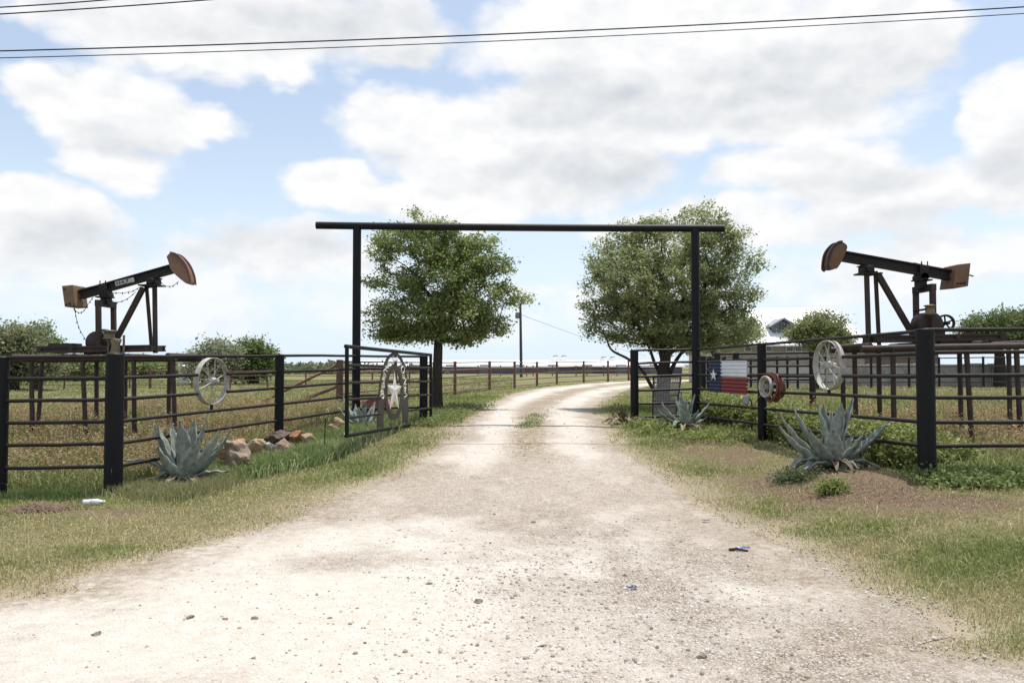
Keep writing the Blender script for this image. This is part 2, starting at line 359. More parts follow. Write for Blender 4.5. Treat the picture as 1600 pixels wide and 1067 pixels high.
# road strip
NA = 72; t = np.linspace(0, 1, NA); RXY = LE[:, None, :]*(1-t)[None, :, None] + RE[:, None, :]*t[None, :, None]
rxf, ryf = RXY[..., 0].ravel(), RXY[..., 1].ravel(); nl = len(LE)
edge_in = np.minimum(t, 1-t)[None, :]*np.hypot(*(RE-LE).T)[:, None]
rz = g(rxf, ryf) + .004 + .006*np.clip(edge_in.ravel()/.2, 0, 1) + .0
tt = np.broadcast_to(t[None, :], (nl, NA)).ravel(); wd = np.broadcast_to(np.hypot(*(RE-LE).T)[:, None], (nl, NA)).ravel()
track = np.maximum(np.exp(-((tt-.26)/.13)**2), np.exp(-((tt-.76)/.13)**2))*sst(9, 12, ryf)
c0 = G(520, 960); dust = np.exp(-((rxf-c0.x)/1.7)**2-((ryf-c0.y)/1.3)**2); c1 = G(230, 1000); dust = np.maximum(dust, .8*np.exp(-((rxf-c1.x)/1.6)**2-((ryf-c1.y)/.9)**2))
c2 = G(560, 850); dust = np.maximum(dust, .55*np.exp(-((rxf-c2.x)/1.6)**2-((ryf-c2.y)/1.0)**2)); c3 = G(880, 690); dust = np.maximum(dust, .6*np.exp(-((rxf-c3.x)/.45)**2-((ryf-c3.y)/2.5)**2))
dust = np.clip(np.maximum(dust, track*.8) + (fbm(rxf*1.3, ryf*1.3)-.5)*.9 + (fbm(rxf*3.4+5, ryf*2.2)-.5)*.55, 0, 1)
med = 1.25*np.exp(-((tt-.49)/.14)**2)*sst(9.8, 12.5, ryf)*np.clip((fbm(rxf*1.2+9, ryf*.7)-.15)*2.6, 0, 1)
brown = np.clip(med + np.clip(1-edge_in.ravel()/.9, 0, 1)*(fbm(rxf*2, ryf*2+7)*1.7-.15), 0, 1)
cgr = G(930, 960); coarse_r = np.clip(np.exp(-((rxf-cgr.x)/2.1)**2-((ryf-cgr.y)/2.6)**2)*1.2*(1-.8*dust) + .5*(fbm(rxf*1.1+2, ryf*1.1)-.4), 0, 1)
I = np.arange(nl*NA).reshape(nl, NA); quads = np.stack([I[:-1,:-1], I[:-1,1:], I[1:,1:], I[1:,:-1]], -1).reshape(-1, 4)
def road_material():
    m, nt, b = node_mat('limestone_gravel'); L = nt.links.new; N = nt.nodes.new
    a = N('ShaderNodeAttribute'); a.attribute_name = 'tint'; sp = N('ShaderNodeSeparateColor'); L(a.outputs['Color'], sp.inputs[0])
    geo = N('ShaderNodeNewGeometry'); V = geo.outputs['Position']
    def noise(sc, det=6, ro=.6):
        n = N('ShaderNodeTexNoise'); L(V, n.inputs['Vector']); n.inputs['Scale'].default_value = sc; n.inputs['Detail'].default_value = det; n.inputs['Roughness'].default_value = ro; return n.outputs[0]
    def mix(f, c1, c2):
        n = N('ShaderNodeMix'); n.data_type = 'RGBA'
        for s, v in ((0, f), (6, c1), (7, c2)):
            if isinstance(v, tuple): n.inputs[s].default_value = (*v, 1)
            else: L(v, n.inputs[s])
        return n.outputs[2]
    def ramp(v, lo, hi):
        n = N('ShaderNodeMapRange'); L(v, n.inputs[0]); n.inputs[1].default_value = lo; n.inputs[2].default_value = hi; return n.outputs[0]
    def math_(op, p, q):
        n = N('ShaderNodeMath'); n.operation = op; n.use_clamp = True
        for s, v in ((0, p), (1, q)):
            if isinstance(v, float): n.inputs[s].default_value = v
            else: L(v, n.inputs[s])
        return n.outputs[0]
    vo = N('ShaderNodeTexVoronoi'); L(V, vo.inputs['Vector']); vo.inputs['Scale'].default_value = 55
    vo2 = N('ShaderNodeTexVoronoi'); L(V, vo2.inputs['Vector']); vo2.inputs['Scale'].default_value = 22
    hv = N('ShaderNodeSeparateColor'); L(vo.outputs['Color'], hv.inputs[0])
    gravel = mix(hv.outputs[0], (.335,.285,.235), (.49,.435,.370))
    gravel = mix(ramp(noise(5.5, 8, .7), .52, .70), gravel, (.31,.26,.205))
    gravel = mix(math_('MULTIPLY', ramp(noise(34, 5, .7), .54, .63), .65), gravel, (.21,.172,.138))
    gravel = mix(math_('MULTIPLY', ramp(noise(41, 4, .7), .60, .68), .6), gravel, (.56,.51,.44))
    dustc = mix(ramp(noise(9), .3, .7), (.49,.442,.382), (.58,.538,.48))
    dusty = math_('MULTIPLY', math_('ADD', sp.outputs[0], math_('MULTIPLY', math_('SUBTRACT', noise(16, 8, .7), .42), 1.0)), 1.0)
    vd = N('ShaderNodeTexVoronoi'); L(V, vd.inputs['Vector']); vd.inputs['Scale'].default_value = 38; vd.feature = 'DISTANCE_TO_EDGE'
    gap = math_('MULTIPLY', ramp(vd.outputs['Distance'], .16, .02), ramp(noise(7, 6, .65), .30, .55))
    gravel = mix(math_('MULTIPLY', gap, math_('ADD', sp.outputs[2], .18)), gravel, (.13,.105,.085))
    c = mix(ramp(dusty, .15, .65), gravel, dustc)
    brc = mix(ramp(noise(24), .35, .65), (.19,.145,.09), (.30,.24,.165))
    bm = math_('MULTIPLY', sp.outputs[1], ramp(noise(11, 8, .7), .35, .6)); c = mix(bm, c, brc)
    c = mix(math_('MULTIPLY', ramp(noise(70, 4, .65), .62, .70), .6), c, (.10,.085,.07)); L(c, b.inputs['Base Color'])
    b.inputs['Roughness'].default_value = .95; b.inputs['Specular IOR Level'].default_value = .1
    h = math_('ADD', math_('MULTIPLY', vo.outputs['Distance'], .6), noise(35, 8, .7))
    bp = N('ShaderNodeBump'); bp.inputs['Strength'].default_value = .65; bp.inputs['Distance'].default_value = .025; L(h, bp.inputs['Height']); L(bp.outputs[0], b.inputs['Normal'])
    return m
ROAD = np_mesh('gravel_road', np.c_[rxf, ryf, rz], quads=quads, col=np.c_[dust, brown, coarse_r], mat=road_material(), smooth=True)
tag(ROAD, kind='structure')

# ------------------------------------------------------------------ fences
def post(par, px, ytop, Y, r, m, name='post', sink=.25, n=16):
    a = P(px, ytop, Y); b = Vector((a.x, a.y, gz(a.x, a.y) - sink)); mb = MB()
    mb.path([b, a + Vector((0,0,-.012)), ], r, n); mb.lathe(a, [(r,-.012),(r*.93,0),(0,.004)], n); return mb.build(name, m, par)
def rails(par, xa, ya, Ya, xb, yb, Yb, r, m, n=10, jit=.004, gap=None):
    for i, (p, q) in enumerate(zip(ya, yb)):
        A = P(xa, p, Ya); B = P(xb, q, Yb)
        if gap and i in gap[0]:
            for f0, f1 in ((0, gap[1]), (gap[2], 1)): MB().path([A.lerp(B, f0), A.lerp(B, f1)], r, n).build('rail', m, par)
            continue
        pts = [A.lerp(B, k/4) + Vector((0,0,random.uniform(-jit, jit)*1.6 if 0 < k < 4 else 0)) for k in range(5)]
        MB().path(pts, r, n).build('rail', m, par)
b0 = P(180, 775, 9.5)
lf = thing('pipe_fence', (b0.x, b0.y, gz(b0.x, b0.y)), 'black six rail pipe fence on the left, with thick corner post beside the big agave', 'fence', 'black pipe fences flanking the entrance')
for px, yt, Y, r in ((-640,557,9.5,.1),(-300,557,9.5,.1),(1,557,9.5,.1),(180,552.5,9.5,.107),(437,553.5,12.9,.076),(662,556,15.5,.083)): post(lf, px, yt, Y, r, BLACK)
RL = .0235
yA = [559,592.5,627,661,696,731]; yB = [557,590.6,624.2,659,693.5,729]; yC = [555.8,581,606.2,631.2,656.8,682]; yAr = [556,576.5,597.5,618,639,660]; yD = [557,576.5,596.5,616.5,636.5,655]
rails(lf, -640,[559,593,627.5,662,697,732],9.5, -300,[559,593,627.5,662,697,732],9.5, RL, BLACK_OLD)
rails(lf, -300,[559,593,627.5,662,697,732],9.5, 1,yA,9.5, RL, BLACK_OLD); rails(lf, 1,yA,9.5, 180,yB,9.5, RL, BLACK_OLD); rails(lf, 180,yB,9.5, 437,yC,12.9, RL, BLACK_OLD, gap=((1,2),.425,.612))
rails(lf, 437,yC,12.9, 558,yAr,15.35, RL, BLACK_OLD); rails(lf, 558,yAr,15.35, 662,yD,15.5, RL, BLACK_OLD)
e0 = P(1445, 750, 8.9)
rf = thing('pipe_fence', (e0.x, e0.y, gz(e0.x, e0.y)), 'black six rail pipe fence on the right, carrying the painted flag sheet and hose reel', 'fence', 'black pipe fences flanking the entrance')
for px, yt, Y, r in ((2310,512,8.9,.1),(1880,512,8.9,.1),(1445,513.5,8.9,.1),(1190,536.5,12.85,.074),(991,546.5,15.4,.083)): post(rf, px, yt, Y, r, BLACK)
yE = [517,552.5,588.5,622,659.5,697]; yEr = [515.5,551,587,621,659.5,697]; yF = [538,562.5,587.5,613,638,663]; yH = [545.8,565.5,586,607.5,628.5,649.5]; yG = [547.5,568.3,588.5,610,631,652]
rails(rf, 1880,[512,547,583,619,658,695],8.9, 2310,[512,547,583,619,658,695],8.9, RL, BLACK_OLD)
rails(rf, 1445,yEr,8.9, 1880,[512,547,583,619,658,695],8.9, RL, BLACK_OLD); rails(rf, 1445,yE,8.9, 1190,yF,12.85, RL, BLACK_OLD, gap=((1,2),.41,.59))
rails(rf, 1190,yF,12.85, 1086,yH,15.4, RL, BLACK_OLD); rails(rf, 1086,yH,15.4, 991,yG,15.4, RL, BLACK_OLD)

# overhead entrance frame
a0 = P(822, 660, 15.35)
ar = thing('entrance_arch', (a0.x, a0.y, gz(a0.x, a0.y)), 'tall black pipe goalpost frame spanning the gravel drive', 'gateway')
cL, cR = P(494, 352.3, 15.35), P(1131, 357, 15.4)
for px, yb in ((558,352),(1086,356)):
    c = P(px, yb, 15.37); MB().path([(c.x, c.y, gz(c.x, c.y)-.3), (c.x, c.y, c.z-.03)], .083, 18).build('post', BLACK, ar)
mb = MB(); pts = [cL.lerp(cR, k/8) + Vector((0,0,-.015*math.sin(math.pi*k/8))) for k in range(9)]; mb.path(pts, .073, 18).build('crossbar', BLACK, ar)

# gate leaf standing open
gl0, gl1 = P(542, 680.6, 11.43), P(673, 657.8, 15.5)
gt = thing('ranch_gate', (gl1.x, gl1.y, gz(gl1.x, gl1.y)), 'open black pipe gate with white star inside an oval of letters', 'gate')
gd = Vector((gl1.x-gl0.x, gl1.y-gl0.y, 0)).normalized(); gn = Vector((-gd.y, gd.x, 0)); gn = gn if gn.y < 0 else -gn   # facing the road
if gn.x < 0: gn = -gn
def on_gate(px, py, off=0.0):
    d = ray(px, py); o = Vector((0,0,CAM_H)); k = (gl0 + gn*off - o).dot(gn)/d.dot(gn); return o + d*k
def zg(x, y): return 570 + x*.12179, 545 + y*.12179      # enlarged crop coordinates to photo pixels
fr = MB()
fr.path([on_gate(542,541), on_gate(542,682)], .03, 12); fr.path([on_gate(673,554.6), on_gate(673,659)], .03, 12)
fr.path([on_gate(540,541), on_gate(673.5,554.6)], .03, 12); fr.path([on_gate(540.5,681), on_gate(673.5,658)], .028, 12); fr.build('frame', BLACK, gt)
def gx_at(y0, y1, px): return y0 + (y1-y0)*(px-542)/(673-542)
for y0, y1, xl, xr in ((570,575,598,636),(598,596,596,637),(624,616.5,595,637),(653,637.3,594,637)):
    f = lambda px: (on_gate(px, gx_at(y0, y1, px)))
    MB().path([f(542), f(xl)], .021, 10).build('rail', BLACK_OLD, gt); MB().path([f(xr), f(673)], .021, 10).build('rail', BLACK_OLD, gt)
def curve(pts, n=8):
    return resample(pts, n)
TH = gn*-.012
oc = [(165,1000),(178,640),(188,500),(205,370),(240,230),(300,95),(385,45),(462,95),(520,230),(545,370),(556,500),(558,640),(552,950)]
ic = [(182,1000),(196,640),(206,500),(224,370),(260,240),(315,130),(385,82),(448,130),(500,240),(526,370),(538,500),(542,640),(536,950)]
O = [on_gate(*zg(*p), .012) for p in curve(oc)]; Ii = [on_gate(*zg(*p), .012) for p in curve(ic)]
horse = MB()
for k in range(len(O)-1): horse.prism([O[k], O[k+1], Ii[k+1], Ii[k]], TH)
horse.prism([on_gate(*zg(*p), .013) for p in ((176,640),(248,640),(240,1003),(163,1003))], TH)
horse.prism([on_gate(*zg(*p), .013) for p in ((482,640),(560,640),(554,952),(492,955))], TH)
horse.build('arch_plate', GATEBROWN, gt)
ang = [2*math.pi*k/48 for k in range(48)]
egg = lambda cx, cy, a, up, dn: [(cx + a*math.sin(q), cy - (up if math.cos(q) > 0 else dn)*math.cos(q)) for q in ang]
MB().ring([on_gate(*zg(*p), .016) for p in egg(377,560,122,362,352)], [on_gate(*zg(*p), .016) for p in egg(378,560,86,290,275)], TH).build('oval_ring', GATEBROWN, gt)
sp = [(383,283),(405,462),(473,480),(416,582),(437,772),(382,665),(318,787),(345,578),(287,466),(362,466)]
sc = (383,530); st = MB(); F = [on_gate(*zg(*p), .03) for p in sp]; Bk = [on_gate(*zg(*p), .012) for p in sp]; cc = on_gate(*zg(*sc), .055); cb = on_gate(*zg(*sc), .012)
st.add(F + [cc], [[k, (k+1) % 10, 10] for k in range(10)]); st.add(Bk + [cb], [[(k+1) % 10, k, 10] for k in range(10)]); st.add(F + Bk, [[k, k+10, (k+1) % 10+10, (k+1) % 10] for k in range(10)])
st.build('star', STARW, gt)
def ell(cx, cy, a, b, n=14): return [(cx+a*math.cos(2*math.pi*k/n), cy+b*math.sin(2*math.pi*k/n)) for k in range(n+1)]
glyphs = [[ell(222,562,17,26), ell(224,606,21,30)], [[(243,388),(252,492)],[(214,384),(245,392)],[(216,434),(248,442)],[(214,484),(252,492)]],
  [[(233,285),(272,362)],[(272,362),(300,300)],[(233,285),(262,262)],[(262,262),(300,300)]], [[(300,150),(300,242)],[(300,150),(322,215)],[(268,250),(300,242)]],
  [[(362,86),(362,192)],[(414,86),(416,172)],[(362,140),(414,130)]], [ell(488,268,20,46),[(452,150),(458,214)]],
  [[(494,380),(531,386)],[(531,386),(505,448)],[(505,448),(533,455)]], [[(503,506),(530,500)],[(530,500),(512,545)],[(512,545),(542,598)],[(542,598),(508,616)]]]
for gph in glyphs:
    mb = MB()
    for stroke in gph: mb.path([on_gate(*zg(*p), .008) for p in stroke], .0085, 6)
    mb.build('letter', WHITE, gt)
for zz in (571, 640): mb = MB().path([P(664, zz, 15.5), on_gate(673, zz)], .02, 8); mb.build('hinge', BLACK, gt)

# wagon wheels on the rails
def wheel(px, py, Y, d, label):
    c = P(px, py, Y); d = Vector(d).normalized(); ax = Vector((d.y, -d.x, 0)); ax = ax if ax.dot(-c) > 0 else -ax; Rr = .352; w = .085
    zb = c.z - Rr
    t = thing('wagon_wheel', (c.x, c.y, zb-.06), label, 'wheel', 'white steel wheels on the fence rails')
    mb = MB(); prof = [(Rr,-w/2),(Rr,w/2),(Rr-.008,w/2+.004),(Rr-.013,w/2),(Rr-.013,-w/2),(Rr-.008,-w/2-.004),(Rr,-w/2)]; mb.lathe(c, prof, 48, ax); mb.build('rim', WHITE_OLD, t)
    mb = MB(); mb.lathe(c, [(0,-.10),(.035,-.10),(.035,-.06),(.055,-.055),(.06,0),(.055,.055),(.035,.06),(.035,.11),(.022,.115),(.0,.115)], 16, ax); mb.build('hub', WHITE_OLD, t)
    u = Vector((0,0,1)); s = ax.cross(u)
    for k in range(12):
        a = 2*math.pi*(k+.3)/12; q = s*math.cos(a)+u*math.sin(a); of = ax*(.035 if k % 2 else -.035)
        MB().path([c + q*.05 + of, c + q*(Rr-.012) + of*.4], .0085, 7).build('spoke', WHITE_OLD, t)
    MB().path([(c.x, c.y, zb+.01), (c.x, c.y, zb-.07)], .022, 10).build('stem', BLACK_OLD, t)
wheel(331, 595.5, 11.45, (.29,.957,0), 'white spoked steel wheel on the left fence above the rock pile')
wheel(1295, 570.5, 10.86, (-.151,.988,0), 'weathered white spoked wheel on the right fence above the big agave')

# corrugated flag sheet
def flag():
    A = P(1115, 588, 14.55); B = P(1176, 588, 13.12); d = Vector((B.x-A.x, B.y-A.y, 0)); Lg = d.length; d.normalize(); n = Vector((d.y, -d.x, 0)); n = n if n.y < 0 else -n
    o = A + n*.10; h = .575; t = thing('flag_panel', (o.x, o.y, o.z-h/2), 'corrugated metal sheet painted as a blue, white and red flag with one star', 'flag panel')
    rows, top = 72, o.z + h/2
    def sheet(u0, u1, v0, v1, name, m):
        r0, r1 = int(v0*rows), int(v1*rows); nu = 10; vs = []; fs = []
        for r in range(r0, r1+1):
            z = top - h*r/rows; w = .013*math.cos(2*math.pi*r/rows*9)
            for k in range(nu+1):
                u = u0 + (u1-u0)*k/nu; jag = (.012*math.sin(2*math.pi*r/rows*9) if (k == nu and u1 == 1) else 0)
                vs.append(o + d*(Lg*u + jag) + n*w + Vector((0,0,z-o.z)))
        for r in range(r1-r0):
            for k in range(nu): fs.append([r*(nu+1)+k, r*(nu+1)+k+1, (r+1)*(nu+1)+k+1, (r+1)*(nu+1)+k])
        mb = MB(); mb.add(vs, fs, True); ob = mb.build(name, m, t); sm = ob.modifiers.new('thick', 'SOLIDIFY'); sm.thickness = .003; return ob
    sheet(0, .345, 0, 1, 'blue_field', mat('flag_blue', (.012,.026,.07), (.009,.019,.05), 9, .4, 0, 0, spots=(.05,.06,.10), spot_lo=.66)); sheet(.345, 1, 0, .5, 'white_stripe', mat('flag_white', (.74,.75,.78), (.66,.67,.70), 6, .4)); sheet(.345, 1, .5, 1, 'red_stripe', mat('flag_red', (.25,.026,.024), (.17,.018,.018), 6, .4))
    sc = o + d*(Lg*.17) + n*.028 + Vector((0,0,.028)); pts = []
    for k in range(10):
        r = .118 if k % 2 == 0 else .046; a = math.pi/2 + k*math.pi/5; pts.append(sc + d*(r*1.25*math.cos(a)) + Vector((0,0,r*math.sin(a))))
    mb = MB(); mb.add(pts + [sc + n*.012], [[k, (k+1) % 10, 10] for k in range(10)]); back = [p - n*.006 for p in pts]; mb.add(pts+back, [[k, k+10, (k+1) % 10+10, (k+1) % 10] for k in range(10)] + [list(range(10, 20))]); mb.build('star', STARW, t)
flag()

# hose reel by the second post
def hose():
    c = P(1205, 604, 12.35); ax = Vector((-.97,-.24,0)).normalized(); fz = c.z
    t = thing('hose_reel', (c.x, c.y, c.z-.24), 'red hose coiled on a white steel wheel rim hung on the right fence', 'hose reel'); HR = mat('red_hose', (.19,.055,.035), (.12,.035,.025), 12, .55)
    rng = random.Random(4)
    for k in range(9):
        off = -.13 + .020*k; rr = .185 + rng.uniform(-.015,.02); sag = rng.uniform(.01,.05); pts = []
        u = Vector((0,0,1)); s = ax.cross(u)
        for j in range(37):
            a = 2*math.pi*j/36; q = s*math.cos(a)*rr + u*math.sin(a)*(rr + (sag if math.sin(a) < 0 else 0)); pts.append(c + q + ax*(off + .008*math.sin(3*a+k)))
        MB().path(pts, .0145, 8, False).build('hose_coil', HR, t)
    mb = MB(); mb.lathe(c + ax*.10, [(.165,-.03),(.175,0),(.175,.02),(.160,.03),(.145,.015),(.138,-.03),(.118,-.045)], 32, ax); mb.build('wheel_rim', WHITE_OLD, t)
    mb = MB(); mb.lathe(c + ax*.10, [(.119,-.046),(.10,-.03),(.05,-.025),(.046,.005),(0,.006)], 32, ax); mb.build('wheel_disc', mat('dirty_steel', (.24,.225,.20), (.10,.09,.08), 16, .55), t)
    for k in range(6):
        a = k*math.pi/3; u = Vector((0,0,1)); s = ax.cross(u); q = s*math.cos(a)+u*math.sin(a); mb = MB(); mb.lathe(c + ax*.10 + q*.080, [(.02,-.03),(.02,-.022),(0,-.02)], 10, ax); mb.build('bolt_hole', BLACK, t)
    MB().path([c - ax*.20, c + ax*.08], .03, 10).build('axle', BLACK, t)
    pts = [P(1207, 582.5, 12.4), P(1198, 583.8, 12.6), P(1188, 584.6, 12.72), P(1178, 584.8, 13.0), P(1172, 583, 13.1)]; MB().path(pts, .011, 7).build('loose_hose', HR, t)
    pts = [P(1204, 600, 12.5), P(1193, 612, 12.55), P(1184, 622, 12.6), P(1180, 632, 12.65), P(1172, 637, 12.7)]; MB().path(pts, .008, 7).build('cord', mat('orange_cord', (.42,.13,.03), (.3,.09,.02), 4, .5), t)
hose()
def flood():
    c = P(1165.5, 625, 12.95); t = thing('flood_light', (c.x, c.y, c.z-.12), 'small grey flood lamp clamped on the lower right fence rail', 'lamp')
    mb = MB(); rot = Matrix.Rotation(R(18), 3, 'Y') @ Matrix.Rotation(R(-25), 3, 'Z'); mb.box(c, .10, .09, .135, rot).build('housing', GREYM, t, bevel=.012)
    MB().box(c + Vector((-.01,-.048,0)), .085, .012, .115, rot).build('lens', mat('lamp_lens', (.30,.31,.33), (.22,.23,.25), 6, .25), t, bevel=.004)
    mb = MB(); mb.path([c + Vector((.06,.0,.01)), c + Vector((.10,.02,-.03)), c + Vector((.10,.02,-.13))], .011, 8).build('bracket', BLACK, t)
flood()
# expanded metal sheet
def mesh_sheet():
    a, b, c_, d = P(1021, 589, 15.75), P(1064, 589, 15.75), P(1053.5, 664, 15.62), P(1019.5, 664, 15.62)
    t = thing('metal_mesh_sheet', (a.x, a.y, d.z), 'dark expanded metal mesh sheet leaning behind the right gate post', 'metal sheet')
    def q(u, v): return (a.lerp(b, u)).lerp(d.lerp(c_, u), v) + Vector((0, -.13*math.sin(math.pi*u), 0))
    mb = MB(); nu, nv = 11, 26
    for r in range(nv):
        pts = [q(k/(nu*2), min(1, max(0, (r + (.5 if k % 2 else 0) + .25)/nv))) for k in range(nu*2+1)]
        for k in range(nu*2): mb.bar(pts[k], pts[k+1], .016, .010, Vector((0,-1,0)))
        for k in range(1, nu*2, 2): mb.bar(q(k/(nu*2), (r+.75)/nv), q(k/(nu*2), min(1, (r+1.25)/nv)), .016, .010, Vector((0,-1,0)))
    mb.build('mesh_lattice', mat('dusty_steel', (.34,.32,.30), (.24,.225,.21), 8, .5), t); mb = MB()
    for v in (0, .125, .25, .375, .5, .625, .75, .875, 1):
        mb.path([q(k/10, v) + Vector((0,.012,0)) for k in range(11)], .016, 6)
    for s, e in ((b,c_),(d,a)): mb.bar(s, e, .03, .03, Vector((0,-1,0)))
    mb.build('border_frame', RUST_DARK, t)
mesh_sheet()

# drive fence of rusty pipe
drive = [(531,562,19.8,.09),(618,563.5,25.5,.06),(711,564.5,31.5,.065),(765,564,37,.07),(804,564.5,40.5,.07),(839,565,44,.07),(870,564.5,48,.07),(912,564,52,.075),(950,563.5,55.5,.08),(982,563.5,60,.08),(1030,564,63,.07),(1090,564.5,66,.07)]
d0 = P(711, 620, 31.5)
dfn = thing('rusty_fence', (d0.x, d0.y, gz(d0.x, d0.y)), 'rusty five rail pipe fence curving along the far side of the drive', 'fence')
for px, yt, Y, r in drive: post(dfn, px, yt, Y, r, RUST, n=10)
def zrow(p):
    A = P(p[0], p[1], p[2]); gr_ = gz(A.x, A.y); return A, gr_
for p, q in zip(drive[:-1], drive[1:]):
    A, ga = zrow(p); B, gb = zrow(q)
    for k in range(5):
        fa = .04 + k*.215
        MB().path([(A.x, A.y, A.z-(A.z-ga)*fa), (B.x, B.y, B.z-(B.z-gb)*fa)], .026, 7).build('rail', RUST, dfn)
s = P(413, 640, 19.0)
MB().path([(s.x, s.y, gz(s.x, s.y)-.1), (s.x, s.y, P(413, 628, 19).z)], .09, 10).build('stub_post', RUST, dfn)
for a, b in (((527,570,19.8),(408,628,19.0)),((527,604,19.8),(415,648,19.0))): MB().path([P(*a), P(*b)], .04, 9).build('brace', RUST, dfn)

# far field fence
f0 = P(235, 605, 48)
ff = thing('field_fence', (f0.x, f0.y, gz(f0.x, f0.y)), 'thin rusty fence crossing the field far behind the left pumpjack', 'fence')
fpx = [-120,-30,50,101,150,203,235,300,360,418,478,540,582,640]
for px in fpx: post(ff, px, 578 if px != 235 else 574, 48, .05 if px != 235 else .09, RUST, n=7)
for p, q in zip(fpx[:-1], fpx[1:]):
    for y in (579.5,587,594,601): MB().path([P(p, y, 48), P(q, y, 48)], .024, 6).build('rail', RUST, ff)
f0 = P(760, 585, 95)
ff = thing('field_fence', (f0.x, f0.y, gz(f0.x, f0.y)), 'faint grey post and rail fence in front of the long white roofed barn', 'fence')
fpx = [640,690,747,782,823,833,863,900,917,943,964,1000,1040]
for px in fpx: post(ff, px, 570.5, 95, .07, RUST, n=6)
for p, q in zip(fpx[:-1], fpx[1:]):
    for y in (572,579): MB().path([P(p, y, 95), P(q, y, 95)], .035, 5).build('rail', RUST, ff)

# black pen fences behind the right fence
def pen(label, pts, ys, r, rp, m=BLACK_OLD, group='black pen fences by the house', extra=0):
    b = P(pts[0][0], 600, pts[0][2]); t = thing('pen_fence', (b.x, b.y, gz(b.x, b.y)), label, 'fence', group)
    for px, yt, Y in pts: post(t, px, yt, Y, rp, m, n=9)
    for (p, y0, Y0), (q, y1, Y1) in zip(pts[:-1], pts[1:]):
        A = P(p, y0, Y0); B = P(q, y1, Y1); ga, gb = gz(A.x, A.y), gz(B.x, B.y)
        for f in ys: MB().path([(A.x, A.y, A.z-(A.z-ga)*f), (B.x, B.y, B.z-(B.z-gb)*f)], r, 8).build('rail', m, t)
    return t
pen('black pen fence close behind the painted flag sheet', [(1121,551,17.5),(1150,551,17.6),(1269,549,17.0)], (.02,.22,.43,.64,.86), .024, .07)
pen('black side fence receding behind the right arch post', [(1098,556,17.8),(1108,557,20.5),(1131,556,27),(1147,556,34)], (.03,.24,.46,.68,.88), .024, .075)
pen('thin black fence in front of the stone house', [(1156,559,40),(1173,559,40),(1214,557,40),(1230,557,40),(1246,557,40),(1290,557,40),(1335,558,40),(1361,558,40),(1420,558,40),(1467,558,40),(1536,557,40),(1620,557,40)], (.03,.30,.55,.8), .028, .06)

# power lines, pole
for k, (a, b, lab) in enumerate((((-60,82.5),(1660,8.5),'thick upper power line crossing the whole sky'),((-60,93.5),(1660,18.8),'thin lower power line crossing the whole sky'),((-60,15),(200,-2.5),'higher wire across the top left corner'),((-60,26),(380,-4),'lower wire across the top left corner'))):
    Yc = 14 + (k > 1)*.8; A = P(*a, Yc); B = P(*b, Yc); E = (B-A)
    pts = [A + E*u + Vector((0,0,-.10*4*(u-.03)*(.97-u)*(1 if k < 2 else .2))) for u in np.linspace(-.25, 1.25, 31)]
    tag(MB().path(pts, .0125 if k != 1 else .0085, 6).build('power_line', CABLE, origin=A), lab, 'power line', 'power lines overhead')
def pole():
    a, b = P(813, 474, 80), P(814.5, 578, 80); t = thing('utility_pole', (b.x, b.y, gz(b.x, b.y)), 'slim grey wooden utility pole with transformer standing far beyond the drive', 'utility pole')
    MB().path([(b.x, b.y, gz(b.x,b.y)-.3), a], [.17,.12], 9).build('pole', mat('grey_wood', (.09,.085,.09), (.06,.055,.06), 3, .9), t)
    c = P(808.5, 493, 80); MB().lathe(c, [(0,-.32),(.22,-.30),(.24,0),(.22,.30),(0,.36)], 12).build('transformer', GREYM, t)
    MB().box(a + Vector((-.1,0,-.2)), .5, .1, .1).build('crossarm', GREYM, t)
    A = P(815, 492, 80); B = P(1010, 556, 150); pts = [A.lerp(B, u) + Vector((0,0,-1.3*u*(1-u))) for u in np.linspace(0, 1, 14)]; MB().path(pts, .022, 4).build('service_wire', GREYM, t)
pole()

